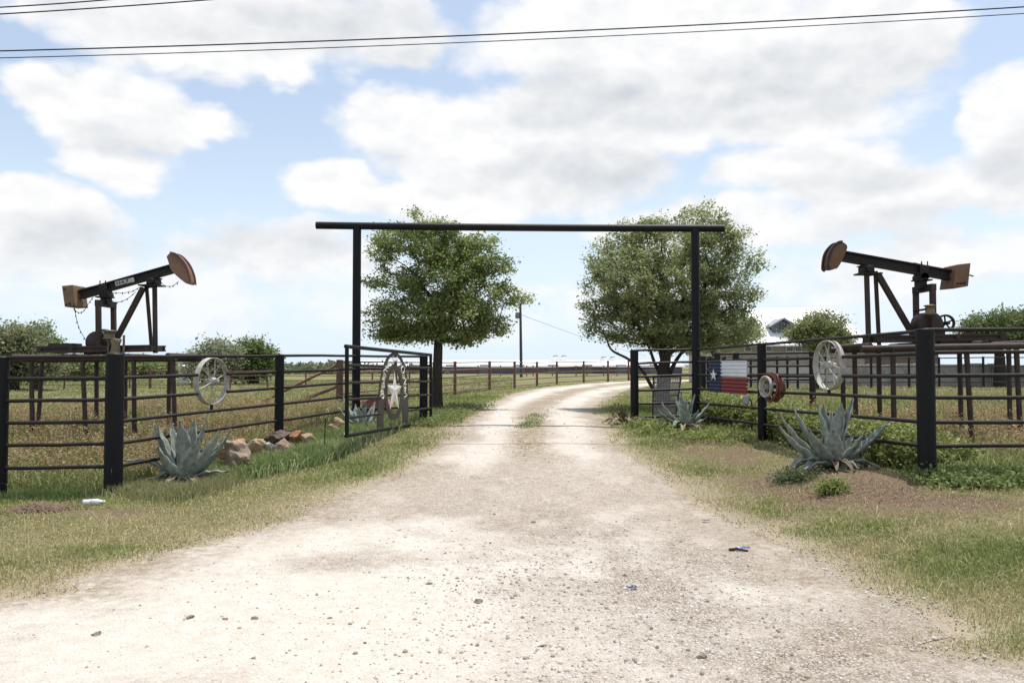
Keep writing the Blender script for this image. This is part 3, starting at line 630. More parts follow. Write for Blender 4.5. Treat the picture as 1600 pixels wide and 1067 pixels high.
# ------------------------------------------------------------------ pumpjacks
def pumpjack(q, Y, label, mats):
    """parts placed from measured outlines (photo pixels) at depth Y; D = metres in front of or behind that depth"""
    W = lambda p, dy=0.0: P(p[0], p[1], Y + dy)
    base = W(q['origin']); t = thing('pumpjack', base, label, 'pumpjack', 'small pumpjacks beside the entrance')
    side = q['side']                                                    # +1 horsehead to the right
    a, b = W(q['beam'][0]), W(q['beam'][1]); u = (b-a).normalized(); up = Vector((-u.z, 0, u.x)); up = up if up.z > 0 else -up; h = q['beam_h']
    mb = MB()
    for o, hh, ww in ((h/2-.012, .024, .15), (-h/2+.012, .024, .15), (0, h-.048, .05)): mb.bar(a + up*o, b + up*o, ww, hh, up)
    beam = mb.build('walking_beam', BLACK_OLD, t)
    if side > 0:
        c0_, c1_ = W(z2(712,291), -.078), W(z2(828,263), -.078); pm = mat('peeling_white', (.50,.49,.46), (.36,.35,.32), 14, .6, 0, .1, 60, spots=(.02,.018,.018), spot_scale=20, spot_lo=.56)
        hh = up*.042; mb = MB(); mb.prism([c0_-hh, c1_-hh, c1_+hh, c0_+hh], Vector((0,.004,0))); mb.build('peeling_patch', pm, t)
        mb = MB()
        for st_ in ([(.10,.6),(.06,.3),(.16,.0),(.06,-.5)], [(.24,.6),(.22,-.5)], [(.22,.5),(.33,-.2),(.42,.5)], [(.42,.6),(.44,-.5)], [(.55,.6),(.70,.6)], [(.70,.6),(.58,-.6)]):
            mb.path([c0_.lerp(c1_, a_) + hh*b_ + Vector((0,-.003,0)) for a_, b_ in st_], .0055, 5)
        mb.build('lettering', BLACK, t)
    # horsehead: side plates and curved front
    side_pts = [W(p) for p in resample(q['head'] + q['head'][:1], 4)[:-1]]
    mb = MB(); mb.prism([p + Vector((0,-.10,0)) for p in side_pts], Vector((0,.20,0))); hd = mb.build('horsehead', mats['head'], t)
    fr_ = [W(p) for p in resample(q['head_front'], 4)]; cen = sum(side_pts, Vector())/len(side_pts)
    for dy in (-.125, .085):
        mb = MB()
        for k in range(len(fr_)-1):
            p0, p1 = fr_[k], fr_[k+1]; n0 = (p0-cen).normalized()*.022
            mb.prism([p0 + Vector((0,dy,0)) - n0, p1 + Vector((0,dy,0)) - n0, p1 + Vector((0,dy,0)) + n0, p0 + Vector((0,dy,0)) + n0], Vector((0,.045,0)))
        mb.build('front_flange', mats['flange'], hd)
    # counterweight
    cw = [W(p) for p in q['weight']]; mb = MB(); mb.prism([p + Vector((0,-.2,0)) for p in cw], Vector((0,.42,0))); cwt = mb.build('counterweight', mats['weight'], t, bevel=.012)
    mb = MB()
    for p in q['weight_bolts']: mb.lathe(W(p) + Vector((0,-.2,0)), [(.016,-.02),(.016,.02)], 8, Vector((0,1,0)))
    mb.build('bolt', RUST_DARK, cwt)
    MB().path([W(q['rod'][0], -.06), W(q['rod'][1], -.06)], .012, 7).build('tie_rod', BLACK_OLD, t)
    MB().path([W(q['rod'][0], .06), W(q['rod'][1], .06)], .012, 7).build('tie_rod', BLACK_OLD, t)
    # samson post
    top = W(q['samson_top']); bot = W(q['samson_bot'])
    MB().path([bot, top], .043, 12).build('samson_post', q['postm'], t)
    a2, b2 = W(q['second'][0], .12), W(q['second'][1], .22); MB().path([a2, b2], .034, 10).build('samson_post', q['postm'], t)
    a3, b3 = W(q['diag'][0], .05), W(q['diag'][1], .1); MB().bar(a3, b3, .08, .085, Vector((0,1,0))).build('brace', q['postm'], t)
    mb = MB(); pl = W(q['plate']); mb.box(pl, .36, .28, .025); mb.bar(W(q['samson_top'], .0), W(q['second'][0], .12), .09, .07, Vector((0,0,1))); mb.build('top_plate', BLACK_OLD, t)
    mb = MB(); sb = W(q['saddle']); mb.box(sb, .17, .24, .10); mb.lathe(sb + Vector((0,-.16,.0)), [(0,0),(.06,0),(.06,.32),(0,.32)], 14, Vector((0,1,0))); mb.box(sb + Vector((0,0,.06)), .24, .2, .02); mb.build('saddle_bearing', BLACK_OLD, t, bevel=.008)
    # pitman frame
    fl, fr2 = q['pit']                      # near column x, far column x (pixels) at Y-.3 and Y+.3
    zt, zb = q['pit_y']
    n0, n1 = P(fl, zt, Y-.22), P(q['pit_b'][0], zb, Y-.22); m0 = Vector((n0.x, Y+.30, n0.z)); m1 = Vector((n1.x, Y+.30, n1.z))
    for p0, p1 in ((n0, n1), (m0, m1)): MB().bar(p0, p1, .075, .075, Vector((0,1,0))).build('pitman_arm', q['postm'], t)
    mb = MB(); mb.bar(n0 + Vector((0,-.036,-.05)), m0 + Vector((0,.036,-.05)), .09, .11); mb.build('equalizer_bar', BLACK_OLD, t)
    ebc = (n0+m0)/2; eb = W(q['eq']); mb = MB(); mb.box(Vector((eb.x, ebc.y, (ebc.z+eb.z)/2)), .13, .17, abs(eb.z-ebc.z)+.12); mb.lathe(Vector((eb.x, ebc.y-.14, eb.z-.08)), [(0,0),(.07,0),(.07,.28),(0,.28)], 14, Vector((0,1,0)))
    mb.box(eb + Vector((0,0,.0)), .15, .20, h+.05); mb.box(eb + Vector((0,0,-h/2-.05)), .26, .2, .025)
    for dx in (-.05,.05):
        for dy in (-.09,.09): mb.path([eb + Vector((dx,dy,-.1)), eb + Vector((dx,dy,h/2+.09))], .011, 6)
    mb.build('equalizer_bearing', BLACK_OLD, t, bevel=.006)
    # gearbox + flywheel
    gb = W(q['gear'], .04); rr = q['gear_r']; mb = MB(); mb.lathe(gb + Vector((0,-.17,0)), [(0,0),(rr*.85,0),(rr,.03),(rr,.31),(rr*.85,.34),(0,.34)], 28, Vector((0,1,0))); mb.box(gb + Vector((0,0,-rr*.75)), rr*2.2, .32, rr*.7); mb.build('gearbox', RUST_DARK, t, bevel=.01)
    fw = W(q['fly'], .28 if side > 0 else .0); fr3 = q['fly_r']; mb = MB(); mb.lathe(fw, [(fr3,-.03),(fr3,.03),(fr3-.03,.03),(fr3-.03,-.03),(fr3,-.03)], 32, Vector((.2*-side,1,0)))
    for k in range(5):
        an = 2*math.pi*k/5+.4; mb.path([fw, fw + Vector((math.cos(an)*(fr3-.015), 0, math.sin(an)*(fr3-.015)))], .014, 6)
    mb.path([fw + Vector((0,-.1,0)), fw + Vector((0,.1,0))], .03, 10); mb.build('flywheel', RUST_DARK, t)
    # lantern shaped tan motor cap
    lc = W(q['cap'], -.32); cw_, ch = q['cap_w'], q['cap_h']; mb = MB()
    mb.lathe(lc, [(0,ch*.50),(cw_*.30,ch*.49),(cw_*.62,ch*.42),(cw_*.62,ch*.34),(cw_*.46,ch*.33),(cw_*.46,-ch*.30),(cw_*.56,-ch*.33),(cw_*.56,-ch*.42),(cw_*.3,-ch*.5),(0,-ch*.5)], 10); mb.build('motor_cap', KHAKI, t)
    if side > 0:
        mb = MB(); lo = W((181,543), -.32); mb.lathe(lo, [(0,.16),(.10,.15),(.07,.05),(.09,-.08),(.12,-.10),(.12,-.14),(0,-.14)], 12)
        mb.path([lo + Vector((-.13,0,-.14)), lo + Vector((-.13,0,.22))], .016, 7); mb.path([lo + Vector((.14,0,-.16)), lo + Vector((.14,0,.22))], .02, 7); mb.build('motor_body', KHAKI, t)
    else: MB().path([W((1428,486), -.1), W((1447,483), -.32)], .018, 7).build('pipe_arm', BLACK_OLD, t)
    # skid and stand
    mb = MB()
    for dy in (-.24, .30):
        A, B = [W(p) for p in q['skid']]; mb.bar(Vector((A.x, Y+dy, A.z+.04)), Vector((B.x, Y+dy, B.z+.04)), .09, .03); mb.bar(Vector((A.x, Y+dy, A.z-.04)), Vector((B.x, Y+dy, B.z-.04)), .09, .03); mb.bar(Vector((A.x, Y+dy, A.z)), Vector((B.x, Y+dy, B.z)), .03, .10)
    A, B = [W(p) for p in q['skid']]
    for k in (0.02, .3, .62, .97): c = A.lerp(B, k); mb.box(c + Vector((0,.03,0)), .08, .62, .085)
    mb.build('skid', RUST_DARK, t)
    mb = MB(); A, B = [W(p, -.1) for p in q['slab']]; mb.box((A+B)/2, abs(A.x-B.x), .3, .09).build('slide_base', RUST_DARK, t)
    MB().path([W(q['slab_rod'][0], -.1), W(q['slab_rod'][1], -.1)], .012, 6).build('slide_rod', RUST_DARK, t)
    for dy in (-.55, .62):
        A, B = [W(p) for p in q['stand']]; r = .055; e = Y + dy
        k = e/Y
        MB().path([Vector((A.x*1.0, e, A.z)), Vector((B.x, e, B.z))], r, 12).build('stand_beam', q['standm'], t)
    for (px, py, bx, dy) in q['legs']:
        top_ = P(px, py, Y+dy); bt = P(bx, 600, Y+dy); MB().path([Vector((bt.x, bt.y, gz(bt.x, bt.y)-.15)), Vector((top_.x, top_.y, top_.z))], .040, 10).build('stand_leg', q['standm'], t)
    A, B = [W(p) for p in q['stand']]
    for k in (.05, .35, .65, .95): c = A.lerp(B, k); MB().path([(c.x, Y-.55, c.z+.05), (c.x, Y+.62, c.z+.05)], .045, 8).build('cross_bearer', q['standm'], t)
    return t
ML = dict(head=HEADP, flange=mat('rust_red_flange', (.17,.075,.05), (.12,.05,.035), 6, .6, 0, .1, 50), weight=TAN)
z2 = lambda x, y: (x*.253, 370 + y*.253)
qL = dict(origin=(170,562), side=1, beam=[z2(500,358), z2(1075,195)], beam_h=.155,
  head=[z2(1044,128),z2(1068,103),z2(1100,112),z2(1130,140),z2(1160,185),z2(1182,235),z2(1190,290),z2(1165,292),z2(1120,258),z2(1085,225),z2(1068,200),z2(1055,160)],
  head_front=[z2(1068,104),z2(1100,112),z2(1130,138),z2(1160,182),z2(1183,235),z2(1192,291)],
  weight=[z2(420,310),z2(487,303),z2(505,435),z2(438,438)], weight_bolts=[z2(440,330),z2(470,420),z2(450,425)], rod=(z2(500,325), z2(735,268)),
  samson_top=z2(955,300), samson_bot=z2(960,718), second=(z2(905,305), z2(935,675)), diag=(z2(885,315), z2(715,640)), plate=z2(935,302), saddle=z2(950,278),
  pit=(153.5,181), pit_y=(469,551), pit_b=(154.5,), eq=z2(650,330), gear=(157,535), gear_r=.20, fly=(163,531), fly_r=.20, cap=(171,523), cap_w=.20, cap_h=.17,
  skid=[(72,547),(246,544)], slab=[(83,540.5),(121,540.5)], slab_rod=((52,541.5),(85,541)), stand=[(34,562),(296,560)],
  legs=[(49,562,53,-.55),(66,562,60,.62),(129,562,137,-.55),(151,562,152,.62),(196,562,197,.62),(209,562,212,-.55),(265,562,264,.62),(270,562,276,-.55)], postm=RUST_DARK, standm=RUST_DARK)
pumpjack(qL, 13.9, 'small dark pumpjack on the left with tan counterweight and hanging string of bulbs', ML)
MR = dict(head=mat('dull_brown_paint', (.17,.09,.042), (.125,.062,.03), 5, .6, 0, .1, 50, spots=(.09,.045,.03), spot_lo=.67), flange=RUST_DARK, weight=BROWN)
z7 = lambda x, y: (1200 + x*.2625, 360 + y*.2625)
qR = dict(origin=(1455,545), side=-1, beam=[z7(1085,268), z7(435,152)], beam_h=.165,
  head=[z7(430,75),z7(452,92),z7(455,115),z7(428,180),z7(405,220),z7(392,232),z7(362,235),z7(348,222),z7(350,180),z7(362,135),z7(385,98),z7(405,80)],
  head_front=[z7(425,75),z7(402,78),z7(380,97),z7(357,132),z7(344,180),z7(341,222),z7(355,236)],
  weight=[z7(1085,212),z7(1165,203),z7(1150,340),z7(1062,348)], weight_bolts=[z7(1085,325),z7(1105,325),z7(1125,322)], rod=(z7(866,195), z7(1222,272)),
  samson_top=z7(587,262), samson_bot=z7(600,700), second=(z7(640,255), z7(662,690)), diag=(z7(652,258), z7(845,592)), plate=z7(595,260), saddle=z7(585,235),
  pit=(1457,1456), pit_y=(444,536), pit_b=(1458.5,), eq=z7(915,250), gear=(1448,507), gear_r=.20, fly=(1477,505), fly_r=.145, cap=(1453,484), cap_w=.15, cap_h=.17,
  skid=[(1362,530),(1556,527)], slab=[(1462,534),(1515,534)], slab_rod=((1500,527),(1560,524)), stand=[(1322,546),(1602,541)],
  legs=[(1335,547,1337,.62),(1316,547,1318,.62),(1373,547,1374,.62),(1395,547,1396,-.55),(1499,546,1501,.62),(1510,546,1518,-.55),(1576,545,1577,.62),(1588,545,1594,-.55)], postm=RUST_DARK, standm=RUST_DARK)
pumpjack(qR, 12.7, 'small dark pumpjack on the right with brown box counterweight and spoked flywheel', MR)
def lights():
    Y = 13.9; W = lambda p, dy=-.13: P(*z2(*p), Y) + Vector((0, dy, 0)); o = W((580,400))
    t = thing('string_lights', o, 'string of tiny bulbs draped over the left pumpjack', 'string lights'); bl = None; mb = MB()
    runs = [[(985,248),(1035,305),(1085,308),(1125,280)], [(700,345),(770,352),(840,340),(885,315)], [(690,380),(735,408),(800,392),(860,345)], [(480,445),(505,470),(540,462),(575,410),(600,375)], [(485,445),(500,520),(520,580),(560,650)], [(975,310),(978,400)], [(650,300),(690,335),(672,395)]]
    pts_all = []
    for r in runs:
        c = resample(r, 8); pts = [W(p) for p in c]; mb.path(pts, .005, 5); pts_all += [pts[i] for i in range(1, len(pts), 4)]
    mb.build('wire', BLACK, t); bm = MB(); bm.lathe(Vector((0,0,0)), [(0,.012),(.008,.01),(.009,-.01),(.006,-.03),(0,-.034)], 6); me = bpy.data.meshes.new('bulb'); me.from_pydata(bm.v, [], bm.f); me.materials.append(BLACK)
    for p in pts_all:
        b = bpy.data.objects.new('bulb', me); COL.objects.link(b); b.parent = t; b.location = p - o; b.rotation_euler = (random.uniform(-.8,.8), random.uniform(-.8,.8), 0)
lights()

# ------------------------------------------------------------------ agaves
def agave(name, base_px, Y, leaves, label, cat='agave', wscale=1.0, tones=((.31,.335,.295),(.21,.24,.21)), group='agaves along the fences', extra=3, seed=1):
    rng = random.Random(seed); bp = P(*base_px, Y); z0 = gz(bp.x, bp.y); base = Vector((bp.x, bp.y, z0+.0))
    t = thing(name, base, label, cat, group); m, nt, b = node_mat('agave_leaf'); L = nt.links.new; N = nt.nodes.new
    a = N('ShaderNodeAttribute'); a.attribute_name = 'tint'; tc = N('ShaderNodeTexCoord'); n = N('ShaderNodeTexNoise'); L(tc.outputs['Object'], n.inputs['Vector']); n.inputs['Scale'].default_value = 14; n.inputs['Detail'].default_value = 6
    mx = N('ShaderNodeMix'); mx.data_type = 'RGBA'; mx.blend_type = 'MULTIPLY'; mr = N('ShaderNodeMapRange'); L(n.outputs[0], mr.inputs[0]); mr.inputs[1].default_value = .3; mr.inputs[2].default_value = .7; mr.inputs[3].default_value = .58; mr.inputs[4].default_value = 1.25
    cb = N('ShaderNodeCombineColor'); [L(mr.outputs[0], cb.inputs[i]) for i in range(3)]; mx.inputs[0].default_value = 1; L(a.outputs['Color'], mx.inputs[6]); L(cb.outputs[0], mx.inputs[7]); L(mx.outputs[2], b.inputs['Base Color']); b.inputs['Roughness'].default_value = .68; b.inputs['Specular IOR Level'].default_value = .3
    toC = Vector((-base.x, -base.y, 0)).normalized()
    def leaf(tip, width, bend, dy0, tone, droop=0.0):
        width *= wscale*1.32; root = base + Vector(((tip.x-base.x)*.10, (tip.y-base.y)*.10 + dy0, .03)); v = tip - root; Lg = v.length
        d0 = v.normalized(); horiz = Vector((v.x, v.y, 0)); horiz = horiz.normalized() if horiz.length > .05 else toC
        side = d0.cross(Vector((0,0,1))); side = side.normalized() if side.length > .15 else Vector((1,0,0))
        inner = side.cross(d0).normalized()
        if inner.z < 0 or (abs(inner.z) < .3 and inner.dot(horiz) > 0): inner = -inner
        k, wd = 15, 6; vs = []; cs = []
        for i in range(k+1):
            s = i/k; w = width*(.74 + .75*s)*(1-s**1.7) if s < 1 else .002
            w = max(w, .0035); c = root + v*s + inner*(-bend*Lg*math.sin(math.pi*s)) + Vector((0,0,droop*math.sin(math.pi*s)))
            for j in range(wd+1):
                e = (j/wd-.5)*2; cup = .42*w*(abs(e)**1.6)*(1-.35*s)
                ruf = .010*math.sin(s*24+e*3)*abs(e)
                vs.append(c + side*(e*w*.5 + ruf*.3) + inner*(cup + ruf)); q = 1 + (.22 if abs(e) > .9 else 0) - .10*s
                tp = max(0, (s-.93)/.07); cs.append([x*q*(1-tp)+y*tp for x, y in zip(tone, (.05,.03,.02))])
        fs = [[i*(wd+1)+j, i*(wd+1)+j+1, (i+1)*(wd+1)+j+1, (i+1)*(wd+1)+j] for i in range(k) for j in range(wd)]
        o = np_mesh('leaf', vs, quads=fs, col=np.array(cs), mat=m, parent=t, smooth=True); sm = o.modifiers.new('thick', 'SOLIDIFY'); sm.thickness = .012; sm.offset = -1
    A, B = tones
    for tp, dY, width, bend, droop in leaves:
        f = rng.random(); tone = [x*(1-f)+y*f for x, y in zip(A, B)]
        leaf(P(*tp, Y+dY), width, bend, dY*.12, tone, droop)
    for k in range(extra):                             # low and hidden leaves round the back and the dead skirt
        an = rng.uniform(.15, math.pi-.15); r = rng.uniform(.25, .55)*(.6+wscale*.4); tip = base + Vector((math.cos(an)*r, math.sin(an)*r, rng.uniform(.35, .75)*(.5+wscale*.5)))
        leaf(tip, rng.uniform(.10,.15), .06, .05, [x*.9 for x in A])
    for k in range(13):
        an = rng.uniform(0, 2*math.pi); r = rng.uniform(.25, .62)*wscale; x, y = base.x+math.cos(an)*r, base.y+math.sin(an)*r
        leaf(Vector((x, y, gz(x, y)+.02)), rng.uniform(.04,.08), -.02, 0, rng.choice(((.17,.12,.075),(.26,.20,.13),(.12,.09,.06),(.20,.19,.15))), .08)
agave('agave', (287,758), 10.2, [((239,660),.15,.17,.06,0),((248,667),-.05,.19,.05,0),((247,699),-.32,.20,.10,0),((267,661),.2,.16,.03,0),((281,658),-.12,.24,-.02,0),((294,668),.25,.18,.02,0),((304,655),.12,.20,.02,0),((320.5,656),.05,.19,.05,0),
   ((310,684),-.3,.22,.06,0),((343,672),-.15,.22,.08,0),((360,669),.15,.17,.10,0),((194,719),-.1,.09,.0,.10),((229,768),-.28,.10,.0,.16),((356,736),-.15,.08,.0,.04),((346,709),.1,.06,.0,.03),((312,775),-.4,.12,0,.10),((263,776),-.42,.11,0,.10)],
   'broad grey green agave in grass beside the thick left corner post', seed=3)
agave('agave', (1300,743), 9.75, [((1216,663.5),-.1,.15,.10,0),((1218,646),.1,.15,.08,0),((1238.5,631),.15,.17,.06,0),((1264,671),-.3,.20,.10,0),((1277.5,632),.05,.17,.0,0),((1285,631),.2,.16,.02,0),((1298.5,643),.28,.14,.0,0),((1316,627),-.1,.19,.0,0),((1333,622),.1,.17,.02,0),
   ((1391.5,651),-.1,.19,.08,0),((1352,672),-.22,.16,.08,0),((1302,672),-.32,.21,.0,0),((1228,733),-.1,.15,.0,.09),((1394,748),-.2,.09,.0,.13),((1366,735),.2,.10,0,.08),((1240,752),-.3,.13,.0,.10),((1330,758),-.42,.08,0,.06)],
   'largest grey green agave on the bare mound right of the drive', seed=5)
agave('agave', (1070,676), 14.1, [((1033,627),-.1,.14,.10,0),((1026,638),-.25,.12,.10,0),((1055.5,619.5),.1,.16,.02,0),((1062,620),.2,.14,.0,0),((1067,628),-.2,.17,.0,0),((1073,626),.1,.13,.0,0),((1085.5,616),.05,.14,.02,0),((1109,628),-.05,.15,.08,0),((1092,640),-.25,.12,.06,0),((1050,668),-.3,.12,.0,.1),((1104,652),.1,.1,.05,0)],
   'medium agave with thin spread leaves in front of the metal mesh sheet', seed=8, tones=((.28,.32,.28),(.18,.215,.19)))
agave('agave', (566,660), 13.9, [((525,629),-.1,.10,.10,.02),((555,631),0,.13,.0,0),((560,636),-.1,.12,.0,0),((571,630),.1,.12,.0,0),((580,640),-.1,.10,.05,0),((545,642),-.2,.11,.06,0),((592,652),0,.09,.05,.0)],
   'small agave half hidden behind the open gate beside the red metal', seed=9, wscale=.9, tones=((.30,.34,.31),(.18,.22,.20)), extra=6)
agave('yucca', (975,658), 15.2, [((957,633),0,.035,.0,0),((961,630),.1,.035,.0,0),((966,629),0,.03,.0,0),((971,632),-.1,.035,.0,0),((978,632),.1,.03,.0,0),((984,636),0,.03,.0,0),((952,640),-.1,.03,.02,0),((956,648),-.2,.03,.02,0),((990,645),-.1,.03,.02,0),((968,637),-.2,.03,.0,0)],
   'dry brownish yucca clump at the foot of the right gate post', cat='yucca', seed=12, wscale=1.0, tones=((.14,.11,.07),(.09,.085,.05)), group='dry plants by the gate', extra=0)

# ------------------------------------------------------------------ rocks, litter and small things
def rock(px, py, w, h, Y, m, label, seed, name='rock', group='rocks in the pile by the left fence', cat='rock'):
    c = P(px, py, Y); s = Y/FOC; r = np.random.default_rng(seed); import bmesh
    bm = bmesh.new(); bmesh.ops.create_icosphere(bm, subdivisions=4, radius=1)
    planes = [(Vector(r.normal(size=3)).normalized(), r.uniform(.48,.85)) for _ in range(18)]
    for v in bm.verts:
        p = v.co.copy()
        for n, dd in planes:
            k = p.dot(n)
            if k > dd: p -= n*(k-dd)
        p *= 1 + (float(fbm(p.x*2.2+seed, p.y*2.2+p.z*3.1, 5))-.5)*.5
        v.co = Vector((p.x*w*s*.60, p.y*w*s*.5, p.z*h*s*.64))
    me = bpy.data.meshes.new(name); bm.to_mesh(me); bm.free(); o = bpy.data.objects.new(name, me); COL.objects.link(o); me.materials.append(m)
    o.location = c - Vector((0,0,.075 if name == 'rock' else 0)); o.rotation_euler = (r.uniform(-.15,.15), r.uniform(-.2,.2), r.uniform(-.3,.3)); return tag(o, label, cat, group)
RK = [mat('rock_brown', (.30,.23,.165), (.15,.11,.08), 7, .85, 0, .5, 18, spots=(.34,.25,.18), spot_lo=.6), mat('rock_tan', (.40,.29,.18), (.26,.18,.11), 6, .85, 0, .4, 18, spots=(.5,.4,.28), spot_lo=.62), mat('rock_orange', (.36,.17,.075), (.24,.11,.05), 6, .85, 0, .4, 18),
      mat('rock_dark', (.13,.085,.065), (.065,.045,.035), 7, .85, 0, .5, 18, spots=(.25,.19,.12), spot_lo=.62), mat('rock_pink', (.46,.29,.20), (.33,.20,.13), 6, .85, 0, .4, 18), mat('rock_white', (.52,.49,.42), (.38,.35,.30), 6, .85, 0, .3, 18)]
for a in ((369,706,50,50,10.9,RK[0],'large grey brown rock at the front of the rock pile',1),(373,690,30,24,10.95,RK[4],'pink topped rock resting on the large front rock',2),(346,698,20,30,11.0,RK[2],'small orange rock left of the large front rock',3),
          (398,687,32,26,11.5,RK[1],'tan rock in the middle of the rock row',4),(420,690,20,12,11.6,RK[5],'small white rock between tan and dark rocks',5),(438,674,38,20,12.3,RK[3],'flat dark brown rock at the foot of the fence post',6),
          (437,692,30,26,11.9,RK[0],'brown rock below the flat dark rock',7),(463,676,24,24,12.3,RK[2],'orange rock right of the flat dark rock',8),(479,679,20,16,12.2,RK[1],'small pale tan rock at the right end of the rock row',9),
          (445,703,14,26,11.6,RK[4],'thin upright pinkish rock in front of the row',10),(246,744,34,24,10.55,RK[3],'dark reddish stone block behind the left agave',11),(531,655,22,16,13.6,RK[1],'tan rock in grass near the open gate left edge',12),(520,661,16,12,13.4,RK[4],'smaller rock beside the gate left of the tan one',13),(352,728,20,18,10.7,RK[0],'brown rock lowest in the pile, half sunk in grass',15)): rock(*a)
gs = mat('road_stone', (.24,.20,.16), (.15,.125,.10), 30, .9, 0, .3, 60)
for k, (px, py, w, lab) in enumerate(((150,995,19,'largest dark stone lying on the lower left of the road'),(298,967,14,'pale flat stone on the road, left of centre'),(351,970,12,'small stone to the right of the pale flat stone'),(397,970,13,'rounded stone third along the left road stones'),(396,1031,12,'dark stone near the bottom left road edge'),(515,968,9,'small dark stone on the bright dusty patch'),(748,944,16,'pale stone near the middle of the road'),(1098,1029,20,'brown stone at the bottom right of the road'),(670,915,14,'flat stone in the middle of the bright patch'),(850,1012,14,'dark stone low in the centre of the road'),(976,902,12,'brown stone near the blue plastic scrap'),(834,818,9,'dark stone far up the centre of the road'),(1217,990,12,'stone on the right road edge by the grass'))):
    p = G(px, py); o = rock(px, py, w, w*.55, p.y, gs, lab, 40+k, 'road_stone', 'larger stones on the gravel road', 'stone'); o.location = p + Vector((0,0,.008))
def curved_red():
    a, b = P(556, 637, 15.9), P(612, 634, 15.6); t = thing('curved_metal_scrap', (a.x, a.y, gz(a.x, a.y)), 'rusty red curved metal piece lying behind the gate', 'scrap metal'); RR = mat('red_scrap', (.36,.13,.10), (.24,.085,.06), 7, .6, 0, .15, 40, spots=(.12,.05,.035), spot_lo=.63)
    n = 14; prof = [(562,640),(570,627),(582,620.5),(594,621),(604,628),(612,640)]; pts = resample(prof, 4); vs = []; fs = []
    for i, p in enumerate(pts):
        c = P(*p, 15.6)
        for dy in (-.25, -.1, .1, .28): vs.append(c + Vector((0, dy, -abs(dy)*.25)))
    for i in range(len(pts)-1):
        for j in range(3): fs.append([i*4+j, i*4+j+1, i*4+j+5, i*4+j+4])
    mb = MB(); mb.prism([P(*p, 15.45) for p in pts] + [P(612, 650, 15.45), P(562, 650, 15.45)], Vector((0,.5,0))); o = mb.build('shell', RR, t, bevel=.03)
    mb = MB(); mb.path([P(*p, 15.33) for p in ((588,622),(600,628),(609,636))], .028, 8); mb.build('rim_tube', RR, t)
curved_red()
def bottle():
    p = G(146, 789); d = Vector((.97,.22,.02)).normalized(); o = p + Vector((0,0,.033)); a = o - d*.11
    t = thing('plastic_bottle', p, 'white crushed plastic bottle lying on the bare dirt', 'bottle')
    MB().lathe(a, [(0,0),(.03,.0),(.037,.01),(.035,.05),(.037,.075),(.033,.1),(.037,.13),(.037,.15),(.018,.195),(.014,.215),(0,.216)], 14, d).build('body', mat('white_plastic', (.72,.72,.74), (.62,.62,.66), 8, .35), t)
    MB().lathe(a + d*.212, [(0,0),(.016,0),(.016,.02),(0,.021)], 12, d).build('cap', WHITE, t)
    MB().lathe(a + d*.085, [(.0365,0),(.038,.002),(.038,.04),(.0365,.042)], 14, d).build('label_band', mat('pale_label', (.55,.52,.66), (.5,.48,.6), 8, .5), t)
bottle()
BLUE = mat('blue_plastic', (.03,.10,.30), (.02,.06,.20), 12, .4)
for k, (px, py, w, lab) in enumerate(((1103,817,.06,'blue plastic scrap farthest up the right road edge'),(1161,861,.085,'torn blue scrap with a stick on the dry grass edge'),(988,923,.055,'smallest blue scrap alone on the open gravel'))):
    p = G(px, py); r = random.Random(k); n = 7; vs = []; fs = []
    for i in range(n):
        for j in range(4): vs.append(p + Vector(((i/(n-1)-.5)*w*1.3 + r.uniform(-.006,.006), (j/3-.5)*w*.45 + r.uniform(-.01,.01), .022 + r.uniform(0,.03)*w*8)))
    for i in range(n-1):
        for j in range(3):
            if r.random() > .12: fs.append([i*4+j, i*4+j+1, i*4+j+5, i*4+j+4])
    mb = MB(); mb.add(vs, fs); o = mb.build('plastic_scrap', BLUE, origin=p); sm = o.modifiers.new('thick', 'SOLIDIFY'); sm.thickness = .002; tag(o, lab, 'litter', 'blue plastic scraps')
p = G(1152, 863); tag(MB().path([p + Vector((-.07,.01,.02)), p + Vector((.0,0,.03)), p + Vector((.09,-.01,.015))], [.014,.012,.008], 7).build('stick', BARK, origin=p), 'short brown stick beside the torn blue scrap', 'stick')
a, b = P(508.5, 653, 11.7), P(506.5, 726, 11.7); tag(MB().path([(b.x, b.y, gz(b.x,b.y)-.1), a], .009, 7).build('metal_stake', RUST_DARK, origin=(b.x, b.y, gz(b.x, b.y))), 'thin dark metal stake standing in the grass left of the gate', 'stake')

